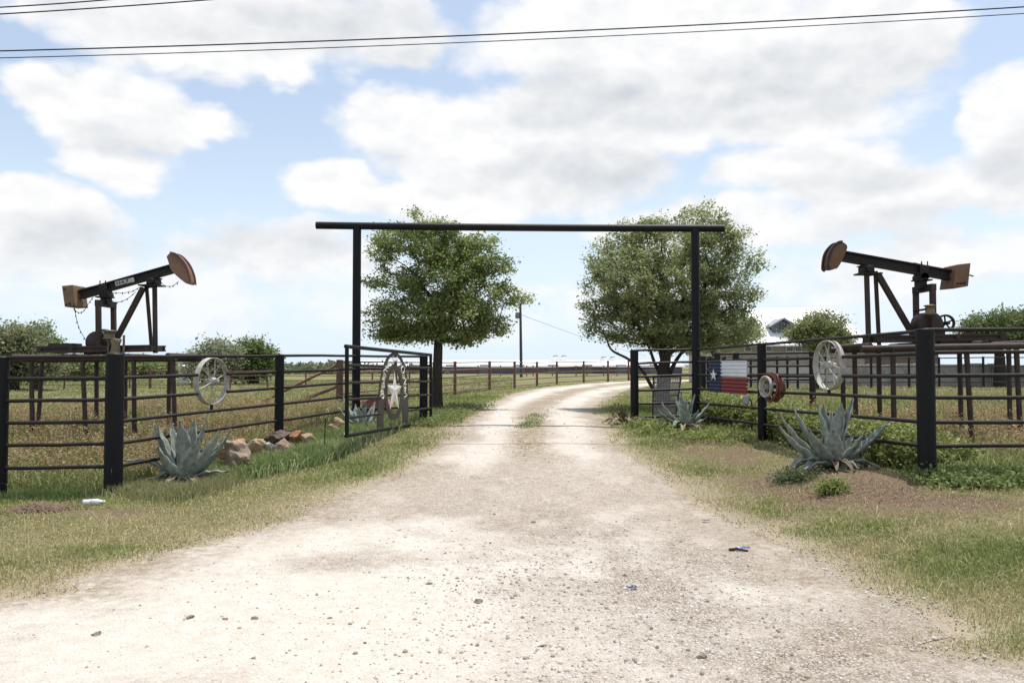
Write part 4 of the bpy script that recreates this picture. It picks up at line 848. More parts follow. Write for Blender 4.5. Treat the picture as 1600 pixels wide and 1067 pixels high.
# ------------------------------------------------------------------ buildings
def house():
    Y = 48; E = lambda px, py, dy=0: P(px, py, Y+dy); zE = E(0,534).z; zR = 5.35; x0, x1 = E(1120,0).x, E(1343,0).x; gb = gz(17, Y)-.2; dR = 4.2
    t = thing('stone_house', ((x0+x1)/2, Y, gb), 'pale stone ranch house with white metal roof and grey dormer', 'house')
    mb = MB(); mb.box(((x0+x1)/2, Y+dR, (gb+zE)/2), x1-x0, 2*dR, zE-gb)
    for x, s in ((x0+.02, .25), (x1-.02-.25, .25)): mb.prism([Vector((x, Y, zE)), Vector((x, Y+2*dR, zE)), Vector((x, Y+dR, zR-.15))], Vector((s, 0, 0)))
    mb.build('wall', STONEW, t)
    mb = MB(); ov = .55
    for sgn in (-1, 1):
        ye = Y+dR+sgn*(dR+ov); ze = zE - (zR-zE)*ov/dR; a = [Vector((x0-.4, ye, ze)), Vector((x1+.4, ye, ze)), Vector((x1+.4-.55, Y+dR, zR)), Vector((x0-.4+.55, Y+dR, zR))]
        mb.prism(a if sgn < 0 else a[::-1], Vector((0,0,.10)))
        for k in range(1, 30):
            u = k/30; p = a[0].lerp(a[1], u); q = a[3].lerp(a[2], u); mb.bar(p + Vector((0,0,.12)), q + Vector((0,0,.12)), .05, .04)
    rf_ = mb.build('roof', ROOFW, t)
    # dormer
    dl, dr = E(1203,0,.9).x, E(1231.5,0,.9).x; yb = Y+.9; zb, ze, za = P(0,529,yb).z, P(0,508,yb).z, P(0,499,yb).z; mx_ = (dl+dr)/2
    mb = MB(); mb.prism([Vector((dl,yb,zb)), Vector((dr,yb,zb)), Vector((dr,yb,ze)), Vector((mx_,yb,za-.1)), Vector((dl,yb,ze))], Vector((0,3.2,0))); mb.build('dormer_wall', GREYW, t)
    mb = MB()
    for xa in (dl-.25, dr+.25): mb.prism([Vector((xa,yb-.35,ze-.12)), Vector((mx_,yb-.35,za)), Vector((mx_,yb-.35,za+.09)), Vector((xa,yb-.35,ze-.03))], Vector((0,3.5,0)))
    mb.build('dormer_roof', mat('dormer_roof', (.30,.31,.33), (.24,.25,.27), 3, .5), t)
    MB().box((mx_+.05, yb-.01, (zb+ze)/2+.22), .42, .06, .5).build('dormer_window', GLASS, t)
    for px in (1168, 1201, 1233.5, 1247, 1290, 1304, 1325):
        c = E(px, 543); fr_ = MB(); w, h = (.36, .46) if px != 1201 else (.28, .46)
        fr_.box(c + Vector((0,-.03,0)), w+.12, .08, h+.12); wn = fr_.build('window', mat('window_frame', (.55,.52,.46), (.48,.45,.40), 3, .6), t)
        mb = MB()
        for i in range(3):
            for j in range(2): mb.box(c + Vector(((i-1)*w/3, -.075, (j-.5)*h/2)), w/3-.03, .02, h/2-.03)
        mb.build('pane', GLASS, wn)
    # porch parapet
    a, b = E(1150,556,-3), E(1345,556,-3); mb = MB(); mb.box(((a.x+b.x)/2, Y-3, gz(17,Y-3)+.45), b.x-a.x, .3, 1.3); mb.build('porch_wall', mat('porch_stone', (.50,.48,.46), (.36,.35,.34), 5, .85, 0, .3, 8), t)
    e0, e1 = E(1342, 541).x, E(1480, 541).x; mb = MB(); mb.box(((e0+e1)/2, Y+3.5, (gb+2.55)/2), e1-e0, 5, 2.55-gb); mb.build('wing_wall', mat('wing_wall', (.22,.17,.14), (.15,.12,.10), 4, .8), t)
    mb = MB(); mb.prism([Vector((e0-.0,Y+.6,2.56)), Vector((e1+.3,Y+.6,2.56)), Vector((e1+.3,Y+6.4,3.0)), Vector((e0-.0,Y+6.4,3.0))], Vector((0,0,.12))); mb.build('wing_roof', ROOFW, t)
house()
w0, w1 = P(1342, 570, 44), P(1720, 570, 44)
mb = MB(); zb = gz(22, 44)
for k in range(26):
    a = w0.lerp(w1, k/26); b = w0.lerp(w1, (k+1)/26); hh = 1.25+random.uniform(-.06,.06); mb.box(((a.x+b.x)/2, 44+random.uniform(-.02,.02), zb+hh/2-.2), (b.x-a.x)*.998, .45, hh+.4)
tag(mb.build('stone_wall', mat('wall_stone', (.34,.32,.29), (.20,.185,.17), 3, .9, 0, .4, 6), origin=((w0.x+w1.x)/2, 44, zb), bevel=.03), 'long low grey stone wall behind the right pumpjack', 'wall')
def barn():
    Y = 170; s = Y/FOC; gb = gz(0, Y)-.2; x0, x1 = P(560,0,Y).x, P(1062,0,Y).x; zE, zR = P(0,573.2,Y).z, P(0,563.8,Y+7).z
    t = thing('long_barn', ((x0+x1)/2, Y, gb), 'very long low barn with white roof on the horizon beyond the drive', 'barn')
    MB().box(((x0+x1)/2, Y+7, (gb+zE)/2), x1-x0, 14, zE-gb).build('wall', BARNWALL, t)
    mb = MB()
    for sg in (-1, 1): a = [Vector((x0-.6, Y+7+sg*7.7, zE-.05)), Vector((x1+.6, Y+7+sg*7.7, zE-.05)), Vector((x1+.6, Y+7, zR)), Vector((x0-.6, Y+7, zR))]; mb.prism(a, Vector((0,0,.12)))
    mb.build('roof', ROOFW, t)
    for x in np.linspace(x0+6, x1-6, 9): MB().box((x, Y-.02, gb+1.2), 2.4, .08, 2.0).build('door', GREYW, t)
barn()
for k, (px, w, lab) in enumerate(((866,11,'left grey feed bin of the nearer pair above the barn roof'),(879,10,'right white feed bin of the nearer pair above the barn roof'),(941,6,'left small feed bin of the far pair'),(955,6,'right small feed bin of the far pair'))):
    Y = 190; c = P(px, 562, Y); r = w*Y/FOC/2; gb = gz(c.x, Y); t = thing('feed_bin', (c.x, Y, gb), lab, 'feed bin', 'feed bins behind the long barn'); k_ = 1 if k < 2 else .7
    mb = MB(); mb.lathe((c.x, Y, c.z), [(.1,-2.6),(r,-1.4),(r,.05)], 16); mb.build('hopper', ROOFW, t)
    mb = MB(); mb.lathe((c.x, Y, c.z), [(r*1.04,.02),(r*.25,.75*k_),(r*.22,.85*k_),(0,.88*k_)], 16); mb.build('cone_roof', ROOFW, t)
    for q in range(4):
        a = q*math.pi/2+.7; MB().path([(c.x+r*math.cos(a), Y+r*math.sin(a), gb-.1), (c.x+r*math.cos(a), Y+r*math.sin(a), c.z)], .06, 5).build('leg', GREYM, t)
    MB().path([(c.x-.3, Y-.1, c.z+.8*k_), (c.x+.4, Y-.1, c.z+1.05*k_), (c.x+.9, Y-.1, c.z+.95*k_)], .10, 5).build('auger', GREYM, t)
def cottage():
    Y = 62; c = P(287, 578, Y); gb = gz(c.x, Y)-.1; t = thing('white_cottage', (c.x, Y, gb), 'tiny white shed far behind the left fence', 'shed')
    MB().box((c.x, Y+1.2, (gb+P(0,573,Y).z)/2), .85, 2.4, P(0,573,Y).z-gb).build('wall', WHITE, t)
    z = P(0,573,Y).z; mb = MB(); mb.prism([Vector((c.x-.55,Y-.25,z)), Vector((c.x+.5,Y-.25,z)), Vector((c.x+.5,Y+2.7,z+.35)), Vector((c.x-.55,Y+2.7,z+.35))], Vector((0,0,.06))); mb.build('roof', ROOFW, t)
    MB().box((c.x-.1, Y-.02, z-.28), .18, .06, .2).build('window', GLASS, t)
cottage()

# ------------------------------------------------------------------ trees
def grow(seed, base, trunk_pts, r0, lobes, ncl, Y):
    """cluster centres spread through measured crown lobes, joined into limbs by nearest-path growth"""
    rng = np.random.default_rng(seed); vol = np.array([l[3]*l[4]*l[5] for l in lobes]); pr = vol**.8; pr /= pr.sum(); pts = []
    for _ in range(ncl):
        l = lobes[rng.choice(len(lobes), p=pr)]; d = rng.normal(size=3); d /= np.linalg.norm(d); r = rng.uniform(.25, 1)**.5
        pts.append(np.array(l[:3]) + d*r*np.array(l[3:6]))
    pts = np.array(pts); nodes = [np.array(p) for p in trunk_pts]; par = [-1] + list(range(len(nodes)-1)); path = [0.0]
    for i in range(1, len(nodes)): path.append(path[-1] + np.linalg.norm(nodes[i]-nodes[i-1]))
    top = nodes[-1]; first = max(1, len(nodes)-3); order = np.argsort(np.linalg.norm(pts-top, axis=1)); tips = []
    NA = np.zeros((len(nodes) + ncl*4+5, 3)); PA = np.full(len(NA), 1e9); n = len(nodes); NA[:n] = nodes; PA[:n] = path; PA[:first] = 1e6
    par = par + [0]*(len(NA)-n)
    for i in order:
        p = pts[i]; dd = np.linalg.norm(NA[:n]-p, axis=1); under = np.maximum(0, NA[:n, 2]-p[2]); j = int(np.argmin(dd + .32*PA[:n] + 1.2*under))
        a = NA[j].copy(); k = 3; pj = j; off = rng.normal(size=3)*.05*dd[j]; off[2] += .06*dd[j]
        for s in range(1, k+1):
            f = s/k; q = a + (p-a)*f + off*math.sin(math.pi*f); NA[n] = q; PA[n] = (PA[pj] if PA[pj] < 1e5 else path[-1]) + np.linalg.norm(q-NA[pj]); par[n] = pj; pj = n; n += 1
        tips.append(pj)
    cnt = np.zeros(n)
    for tpi in tips:
        q = tpi
        while q != -1: cnt[q] += 1; q = par[q]
    rad = np.maximum(.0045, r0*(cnt/max(1, len(tips)))**.54)
    nt_ = len(trunk_pts)
    for i in range(nt_): rad[i] = r0*(1.25-.35*i/(nt_-1)) if i else r0*1.5
    return NA[:n], np.array(par[:n]), rad, pts
def limb_mesh(NA, par, rad, sides=6, minr=0.0):
    V = []; F = []; b = 0; an = np.linspace(0, 2*np.pi, sides, endpoint=False)
    for i in range(1, len(NA)):
        j = par[i]; d = NA[i]-NA[j]; L = np.linalg.norm(d)
        if L < 1e-5: continue
        d /= L; u = np.cross(d, [0,0,1] if abs(d[2]) < .9 else [1,0,0]); u /= np.linalg.norm(u); w = np.cross(d, u); ra = min(rad[j], rad[i]*1.6) if j else rad[j]
        c = np.cos(an)[:, None]*u + np.sin(an)[:, None]*w; V.append(NA[j]-d*ra*.15 + c*ra); V.append(NA[i]+d*rad[i]*.15 + c*rad[i])
        k = np.arange(sides); F.append(np.stack([b+k, b+(k+1) % sides, b+sides+(k+1) % sides, b+sides+k], 1)); b += 2*sides
    return np.vstack(V), np.vstack(F)
def leaf_cloud(rng, centers, per, spread, size, tones, up=.35):
    n = len(centers)*per; c = np.repeat(centers, per, 0); csh = np.repeat(rng.uniform(0, 1, len(centers)), per)
    p = c + rng.normal(size=(n, 3))*np.array(spread)
    d = rng.normal(size=(n, 3)); d[:, 2] = d[:, 2]*.7 + .1; d /= np.linalg.norm(d, axis=1)[:, None]
    nr = rng.normal(size=(n, 3)); nr[:, 2] += up*2; s = np.cross(d, nr); s /= np.linalg.norm(s, axis=1)[:, None]; nn = np.cross(s, d)
    ln = size*rng.choice([.6,.8,1,1.25,1.6], n)[:, None]*rng.uniform(.8, 1.2, n)[:, None]; wd = ln*rng.uniform(.42, .62, n)[:, None]
    v = np.stack([p, p + d*ln*.5 + s*wd*.5 + nn*ln*.08, p + d*ln, p + d*ln*.5 - s*wd*.5 + nn*ln*.08], 1).reshape(-1, 3)
    q = np.arange(n*4).reshape(n, 4); T = np.array(tones); f = np.clip(csh*.72 + rng.uniform(0, .42, n), 0, .999); k = f*(len(T)-1); i = k.astype(int); fr_ = (k-i)[:, None]
    col = T[i]*(1-fr_) + T[np.minimum(i+1, len(T)-1)]*fr_; col *= rng.uniform(.8, 1.2, n)[:, None]
    return v, q, np.repeat(col, 4, 0)
OAK = ((.055,.075,.022),(.080,.103,.031),(.105,.128,.041),(.145,.165,.062)); OAKGREY = ((.085,.108,.055),(.115,.138,.070),(.150,.170,.088),(.205,.22,.125))
def tree(name, label, cat, Y, trunk_px, r0, lobes_px, ncl, per, spread, size, tones, seed, group, dz=None, sides=6, limbs=()):
    base = P(*trunk_px[0], Y); base.z = gz(base.x, base.y); tp = [np.array(base)-[0,0,.25]] + [np.array(P(x, y, Y + (o[0] if o else 0))) for x, y, *o in trunk_px[1:]]
    lob = []; s = Y/FOC
    for px, py, rx, ry, *o in lobes_px:
        dy = o[0] if o else 0; c = P(px, py, Y+dy); lob.append((c.x, c.y, c.z, rx*s, (o[1] if len(o) > 1 else rx)*s, ry*s))
    NA, par, rad, cl = grow(seed, base, tp, r0, lob, ncl, Y); t = thing(name, base, label, cat, group)
    v, f = limb_mesh(NA, par, rad, sides); np_mesh('trunk', v, quads=f, mat=BARK, parent=t, smooth=True)
    for lp, ra, rb in limbs:
        c = resample(lp, 6); k = len(c); MB().path([P(x, y, Y + .25*math.sin(i*.7)*.4) for i, (x, y) in enumerate(c)], list(np.linspace(ra, rb, k)), 8).build('limb', BARK, t)
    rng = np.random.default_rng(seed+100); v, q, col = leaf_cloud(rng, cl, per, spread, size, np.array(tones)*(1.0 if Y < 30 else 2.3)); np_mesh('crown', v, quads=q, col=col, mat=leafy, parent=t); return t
tree('oak_tree', 'dense dark green oak with straight trunk behind the left arch post', 'tree', 20, [(683,640),(683,600),(684,565),(685,535),(688,512)], .125,
  [(594,392,30,28),(650,375,60,32),(690,385,60,40),(660,345,22,18),(715,400,55,45),(752,400,36,32),(778,415,26,20),(775,372,16,10),(654,328,12,11),(816,466,12,7),(792,516,14,8),(566,445,12,12),(700,440,85,45),(620,440,40,22),(740,450,55,36),(600,490,32,26),(650,490,62,42),(700,500,85,36),(750,490,50,26),(790,465,26,12),(765,517,32,14),(640,525,55,18),(700,525,60,16),(600,520,30,16),(585,430,20,40)],
  540, 122, (.12,.12,.075), .064, tuple((a*2.15, b*2.12, c*2.2) for a, b, c in OAK), 21, 'oak trees flanking the drive')
tree('oak_tree', 'wide grey green oak with forked trunk behind the right arch post', 'tree', 20.5, [(1036,640),(1036,605),(1036,578),(1040,562)], .165,
  [(1000,370,45,28),(1095,340,36,20),(1130,370,36,26),(1040,390,80,45),(1110,400,60,45),(960,410,45,38),(1150,415,40,32),(930,460,28,38),(985,460,60,50),(1050,450,80,55),(1120,460,60,45),(1160,470,30,30),(1010,505,75,35),(1080,515,80,26),(960,510,42,24),(1150,515,34,24),(930,505,20,22),(942,520,20,12),(1000,532,40,14),(1060,537,50,14),(1120,532,40,15),(955,528,14,8),(1020,352,26,12),(1080,500,70,50,.8),(1000,440,70,50,-.8)],
  960, 100, (.115,.115,.08), .062, tuple((a*1.7, b*1.68, c*1.4) for a, b, c in OAKGREY), 35, 'oak trees flanking the drive', limbs=(([(1030,628),(1016,600),(1000,575),(980,560),(956,547),(947,528),(940,515)],.058,.014),([(1042,600),(1048,580),(1062,555),(1085,530)],.08,.03),([(1034,590),(1022,565),(1015,545),(1000,520)],.06,.02)))

tree('mesquite_tree', 'grey green bushy tree at the far left edge', 'tree', 44, [(20,588),(20,575),(22,560)], .25, [(10,545,45,30),(15,582,55,10),(-40,580,50,12),(40,535,32,22),(65,555,28,20),(-40,545,50,35),(20,525,26,14),(60,575,30,12)], 330, 60, (.34,.34,.26), .17, ((.06,.07,.036),(.085,.095,.05),(.12,.125,.07)), 51, 'trees beyond the left field')
tree('mesquite_tree', 'sparse taller tree showing gaps right of the far left bushy tree', 'tree', 46, [(58,588),(60,565),(62,540)], .16, [(62,582,26,9),(62,515,18,14),(84,535,12,12),(50,530,16,16),(92,553,8,10),(75,555,18,12)], 90, 45, (.22,.22,.16), .16, ((.045,.06,.025),(.075,.095,.04),(.11,.13,.055)), 52, 'trees beyond the left field')
tree('mesquite_tree', 'grey green tree seen behind the left white wheel', 'tree', 58, [(335,588),(335,575),(337,562)], .22, [(335,582,42,9),(312,556,20,18),(335,550,26,18),(350,562,24,18),(320,572,26,10),(365,560,14,14)], 200, 55, (.36,.36,.28), .20, ((.075,.085,.050),(.105,.115,.07),(.14,.145,.09)), 53, 'trees beyond the left field')
tree('mesquite_tree', 'dark rounded tree just left of the second left fence post', 'tree', 60, [(398,590),(397,576),(396,562)], .26, [(396,583,36,9),(395,548,24,16),(378,560,18,14),(412,560,20,16),(395,568,32,10)], 190, 60, (.34,.34,.24), .19, ((.035,.05,.016),(.055,.075,.024),(.085,.105,.038)), 54, 'trees beyond the left field')
for k, (px, py, rx, ry, Y, lab) in enumerate(((122,573,34,13,70,'low green tree behind the left pumpjack tail'),(170,570,26,12,75,'low bush tree behind the left corner post'),(222,573,26,10,85,'round low tree left of the far white shed'),(258,574,18,9,90,'smaller low tree beside the far white shed'),(310,578,14,7,66,'dark low bush right of the far white shed'))):
    tree('scrub_tree', lab, 'tree', Y, [(px,590),(px,582),(px,578)], .15, [(px,py,rx,ry),(px-rx*.5,py+4,rx*.6,ry*.8),(px+rx*.5,py+3,rx*.6,ry*.8)], 110, 45, (.5,.5,.35), .26, ((.05,.07,.025),(.08,.10,.038),(.11,.13,.052)), 60+k, 'scrub trees along the far field edge', sides=4)
tree('oak_tree', 'round olive green tree in front of the house roof', 'tree', 39, [(1272,575),(1275,560),(1280,545)], .16, [(1285,510,34,20),(1262,520,24,18),(1305,528,24,16),(1240,522,14,8),(1285,532,40,12),(1318,535,16,9)], 260, 70, (.21,.21,.16), .115, ((.05,.062,.024),(.08,.092,.036),(.125,.13,.058)), 71, 'trees by the house')
tree('oak_tree', 'dark spreading tree on the far right behind the pumpjack', 'tree', 43, [(1562,575),(1562,558),(1560,545)], .24, [(1560,505,45,18),(1530,515,32,16),(1600,505,45,22),(1640,515,45,24),(1560,525,55,12),(1515,525,18,8)], 330, 65, (.26,.26,.18), .135, ((.028,.042,.015),(.045,.062,.022),(.075,.092,.035)), 72, 'trees by the house')
tree('oak_tree', 'smaller tree standing behind the right oak beside the house', 'tree', 34, [(1110,590),(1112,572),(1118,556)], .14, [(1150,520,38,24),(1120,530,34,20),(1170,512,18,16),(1090,535,26,16)], 190, 60, (.20,.20,.15), .10, OAKGREY, 73, 'trees by the house')
# far hedgerow on the horizon
rng = np.random.default_rng(5); hp = []
for _ in range(900):
    px = rng.choice([rng.uniform(-250, 320), rng.uniform(420, 575), rng.uniform(420, 700), rng.uniform(-300, 700)]); Y = rng.uniform(150, 230); c = P(px, 570, Y); zb = gz(c.x, Y); hgt = (1.1+1.6*fbm(px*.03, 1.0, 3))*(1.4 if px < 300 else 1.0)
    hp.append((c.x, Y, zb + rng.uniform(.1, 1)*hgt))
v, q, col = leaf_cloud(rng, np.array(hp), 16, (.9,.9,.4), .75, ((.09,.11,.06),(.12,.14,.075),(.15,.17,.10)))
tag(np_mesh('hedgerow', v, quads=q, col=col, mat=leafy), kind='stuff', label='hazy low line of bushes along the horizon', cat='hedgerow')

# ------------------------------------------------------------------ ground cover
def blade_mesh(name, xy, h, w, col, lean=.5, label=None, cat=None, seed=0, lift=0.0):
    rng = np.random.default_rng(seed); n = len(xy); x, y = xy.T; z = g(x, y) - .01 + lift; a = rng.uniform(0, 2*np.pi, n); le = rng.uniform(0, lean, n)*h; dx, dy = np.cos(a)*le, np.sin(a)*le
    b = rng.uniform(0, 2*np.pi, n); sx, sy = np.cos(b)*w*.5, np.sin(b)*w*.5; B = np.stack([x, y, z], 1)
    s = np.stack([sx, sy, np.zeros(n)], 1); m1 = B + np.stack([dx*.35, dy*.35, h*.6], 1); tip = B + np.stack([dx, dy, h*np.sqrt(np.clip(1-(le/np.maximum(h,1e-6))**2*.5, .2, 1))], 1)
    v = np.stack([B-s, B+s, m1+s*.75, m1-s*.75, tip], 1).reshape(-1, 3); k = np.arange(n)*5
    q = np.stack([k, k+1, k+2, k+3], 1); t = np.stack([k+3, k+2, k+4], 1)
    o = np_mesh(name, v, tris=t, quads=q, col=np.repeat(col, 5, 0), mat=grassm); return tag(o, label, cat, kind='stuff')
def ramp_col(f, T):
    T = np.array(T); k = np.clip(f, 0, .999)*(len(T)-1); i = k.astype(int); fr_ = (k-i)[:, None]; return T[i]*(1-fr_) + T[np.minimum(i+1, len(T)-1)]*fr_
def in_view(x, y, pad=.08): return np.abs(x) < (y*.72+3.2)*(1+pad)   # also covers views from a step aside
def scatter(n, y0, y1, seed, power=1.0):
    r = np.random.default_rng(seed); y = y0*(y1/y0)**(r.random(n)**power); x = (r.random(n)*2-1)*(y*.78+3.4); return x, y, r
# mown verge grass
x, y, r = scatter(2100000, 3.2, 30, 77); rd = road_dist_v = None
d = np.empty(len(x)); d[:] = 9
cx, cy = np.round(x/.06), np.round(y/.06)
gxs = np.arange(-24, 24, .08); gys = np.arange(3.2, 31, .08); GX, GY = np.meshgrid(gxs, gys); RD = road_dist(GX.ravel(), GY.ravel()).reshape(GX.shape)
def rdist(x, y): return RD[np.clip(((y-3.2)/.08).astype(int), 0, len(gys)-1), np.clip(((x+24)/.08).astype(int), 0, len(gxs)-1)]
def ptfence(x, y):                            # metres beyond the front fences (positive inside the fields)
    lxs = np.interp(y, [9.5, 12.9, 15.4, 19.8, 31.5, 40.5], [-4.91, -3.90, -3.1, -4.4, -2.34, .1]); rxs = np.interp(y, [8.9, 12.85, 15.4], [4.78, 4.18, 3.67])
    L_ = np.where(y > 9.5, lxs - x, -1.); R_ = np.where((y > 8.9) & (y < 15.4) | (y > 15.4) & (x > 4.5+.3*(y-15.4)), x - rxs, -1.); return L_, R_
d = rdist(x, y); so, gre = masks(x, y); L_, R_ = ptfence(x, y)
tf = G(829, 658); med_g = (d < 0) & (r.random(len(x)) < np.exp(-((x-tf.x)/.20)**2-((y-tf.y)/.85)**2)*1.0 + .05*np.exp(-((x-np.interp(y, [11, 14, 17, 22], [.15, .3, .45, 1.6]))/.3)**2)*(y > 12)*(fbm(x*3, y*2) > .5))
pr = np.clip(d/.55+.02+.8*(fbm(x*1.7, y*1.7)-.5), 0, 1)*(1-.90*so)
pr = np.where(d < 0, np.clip((.18+d)*4, 0, 1)*(fbm(x*2.6, y*2.6+5) > .55)*.5, pr); keep = (r.random(len(x)) < pr) & ((L_ < .1) & (R_ < .1)) | med_g
keep &= in_view(x, y); x, y, gre, so, d = x[keep], y[keep], gre[keep], so[keep], d[keep]; n = len(x); r2 = np.random.default_rng(3)
f = np.clip(gre*.85 + r2.normal(0, .25, n) + .17 + .5*(fbm(x*4.5, y*4.5)-.5) + .3*(y > 13), 0, 1); f = np.where(d < .5, f*(.5+.5*np.clip(d/.5, 0, 1)), f)
col = ramp_col(f, ((.47,.395,.235),(.40,.365,.185),(.29,.31,.12),(.185,.235,.07)))*r2.uniform(.65, 1.3, n)[:, None]
hh = (.014+.030*r2.random(n)**1.6)*(.6+.9*gre+.9*fbm(x*3.3+8, y*3.3, 3))*(1+.25*(y > 12)); hh = np.where(r2.random(n) < .02, hh*2.8, hh); blade_mesh('mown_grass', np.c_[x, y], hh, .0032+.0006*y, col, 1.5, 'short patchy mown grass, half green and half straw, along both verges', 'grass', 5)
r = np.random.default_rng(91); y = r.uniform(29, 68, 120000); x = r.uniform(-5, 30, 120000); k = (x < y*.45); x, y = x[k], y[k]; dd = road_dist(x, y)
fx = np.interp(y, [29, 31.5, 37, 40.5, 44, 48, 52, 55.5, 60, 66], [-2.8,-2.34,-1.08,.13,1.43,2.8,4.85,6.94,9.1,12])
k = (dd > .15) & (x > fx-.2) & (dd < 7); x, y = x[k], y[k]; n = len(x); f = np.clip(.55+.8*(fbm(x*.8, y*.8)-.5)+r.normal(0, .15, n), 0, 1)
blade_mesh('mown_grass', np.c_[x, y], r.uniform(.03, .08, n), np.full(n, .045), ramp_col(f, ((.47,.395,.235),(.40,.365,.185),(.29,.31,.12),(.185,.235,.07))), 1.3, 'distant green mown strip along the curving drive', 'grass', 92)
# long blue-green grass before the left fence and gate
def band(n, seed, pts, w):                   # points scattered round a pixel polyline on the ground
    r = np.random.default_rng(seed); W_ = np.array([(G(a, b).x, G(a, b).y) for a, b in pts]); k = r.integers(0, len(W_)-1, n); u = r.random(n)[:, None]
    p = W_[k]*(1-u) + W_[k+1]*u; return p + r.normal(0, w, (n, 2)), r
tl, r = band(34000, 8, [(345,745),(400,738),(450,728),(495,708),(535,690),(570,668),(610,656),(650,650)], .27)
m1 = rdist(*tl.T) > .55; tl = tl[m1]; n = len(tl); f = np.clip(fbm(tl[:, 0]*2, tl[:, 1]*2)+r.normal(0, .3, n), 0, 1)
blade_mesh('tall_grass', tl, r.uniform(.10, .30, n)*(.6+.7*fbm(tl[:,0]*1.3, tl[:,1]*1.3)), np.full(n, .0115), ramp_col(f, ((.125,.185,.055),(.19,.26,.085),(.29,.35,.15),(.50,.49,.29)))*r.uniform(.55, 1.35, n)[:, None], 1.2, 'long blue green grass clumps between the rock row and open gate', 'grass', 6)
tl, r = band(11000, 9, [(190,770),(230,772),(280,778),(330,765),(350,752)], .17); n = len(tl)
blade_mesh('tall_grass', tl, r.uniform(.05, .2, n), np.full(n, .006), ramp_col(r.random(n), ((.15,.185,.075),(.28,.28,.135),(.44,.385,.22)))*r.uniform(.75, 1.2, n)[:, None], .95, 'mixed long grass round the foot of the left agave', 'grass', 7)
tl, r = band(9000, 19, [(30,772),(90,770),(160,772)], .22); n = len(tl)
blade_mesh('tall_grass', tl, r.uniform(.04, .13, n), np.full(n, .006), ramp_col(r.random(n), ((.12,.18,.055),(.19,.26,.085),(.30,.32,.14)))*r.uniform(.75, 1.2, n)[:, None], .95, 'fresh green grass at the foot of the far left fence', 'grass', 17)
tl, r = band(13000, 29, [(352,735),(385,712),(420,698),(455,690),(490,682)], .16); n = len(tl)
blade_mesh('tall_grass', tl, r.uniform(.08, .26, n), np.full(n, .010), ramp_col(r.random(n), ((.14,.19,.06),(.24,.27,.11),(.44,.38,.22)))*r.uniform(.6, 1.3, n)[:, None], 1.1, 'straw and green grass growing up between the rocks', 'grass', 30)
tl, r = band(480, 93, [(824,670),(832,660),(838,648)], .11); n = len(tl)
blade_mesh('grass_tuft', tl, r.uniform(.03, .10, n), np.full(n, .016), ramp_col(r.random(n), ((.12,.19,.05),(.19,.26,.08),(.33,.33,.16))), 1.0, 'green grass tuft growing in the middle of the drive', 'grass', 94)
tl, r = band(700, 95, [(818,715),(832,690),(850,640),(868,622)], .22); n = len(tl)
blade_mesh('grass_tuft', tl, r.uniform(.015, .05, n), np.full(n, .014), ramp_col(r.random(n), ((.34,.27,.16),(.27,.25,.12),(.19,.22,.08))), 1.4, 'thin dry grass along the centre strip of the drive', 'grass', 96)
# field weeds behind the fences
x, y, r = scatter(640000, 9.0, 75, 31, .85); L_, R_ = ptfence(x, y); ins = np.maximum(L_, R_); d = np.where((y < 30.5) & (np.abs(x) < 23), rdist(x, y), 9)
cl = fbm(x*.55+3, y*.55, 4); keep = (ins > .05) & (d > .8) & in_view(x, y, .05) & (r.random(len(x)) < np.clip(.25+1.4*(cl-.3), .12, 1)); keep &= ~((R_ > 0) & (y < 16) & (x < 5.2) & (r.random(len(x)) < .4))
lawn = (R_ > 0) & (y > 17) & (x < 4.5+.15*(y-17)); keep &= ~lawn
x, y, L_, cl = x[keep], y[keep], L_[keep], cl[keep]; n = len(x); r2 = np.random.default_rng(4)
tallz = np.clip(1.5-(y-9)/26, .45, 1.3); hh = (.08+.36*r2.random(n)**1.8)*tallz*(.35+1.1*np.clip(cl-.2, 0, 1))
f = np.clip(fbm(x*.35+11, y*.35, 4)*1.25+.08+r2.normal(0, .22, n) - .22*((y > 24) & (y < 45)), 0, 1)
col = ramp_col(f, ((.31,.23,.14),(.40,.345,.185),(.32,.325,.145),(.25,.285,.11),(.205,.26,.09)))*r2.uniform(.7, 1.2, n)[:, None]
blade_mesh('field_weeds', np.c_[x, y], hh, .004+.0011*y, col, 1.15, 'dry tan and olive weeds filling the fields behind the fences', 'weeds', 9)
# leafy and seed-head weeds
def leafy_weeds(name, P_, hmax, per, size, tones, seed, label):
    rng = np.random.default_rng(seed); n = len(P_); h = hmax*(.35+.65*rng.random(n)); c = []; hh = []
    z = g(P_[:, 0], P_[:, 1]); q = rng.random((n, per))**.7; X_ = P_[:, 0:1] + rng.normal(0, .06, (n, per)); Y_ = P_[:, 1:2] + rng.normal(0, .06, (n, per)); Z_ = z[:, None] + h[:, None]*q
    cen = np.stack([X_, Y_, Z_], -1).reshape(-1, 3); v, qd, col = leaf_cloud(rng, cen, 3, (.02,.02,.02), size, tones, up=.6)
    # stems
    k = n; sv = []; B = np.stack([P_[:, 0], P_[:, 1], z-.02], 1); T = B + np.stack([rng.normal(0, .05, n), rng.normal(0, .05, n), h], 1); s = np.stack([np.full(n, .003), np.zeros(n), np.zeros(n)], 1)
    sv = np.stack([B-s, B+s, T+s*.5, T-s*.5], 1).reshape(-1, 3); sq = np.arange(n*4).reshape(n, 4) + len(v); sc = np.repeat(np.tile(np.array(tones[0])*1.0, (n, 1)), 4, 0)
    return tag(np_mesh(name, np.vstack([v, sv]), quads=np.vstack([qd, sq]), col=np.vstack([col, sc]), mat=leafy), label, 'weeds', kind='stuff')
GW = ((.115,.15,.035),(.165,.205,.052),(.235,.27,.085),(.33,.35,.15))
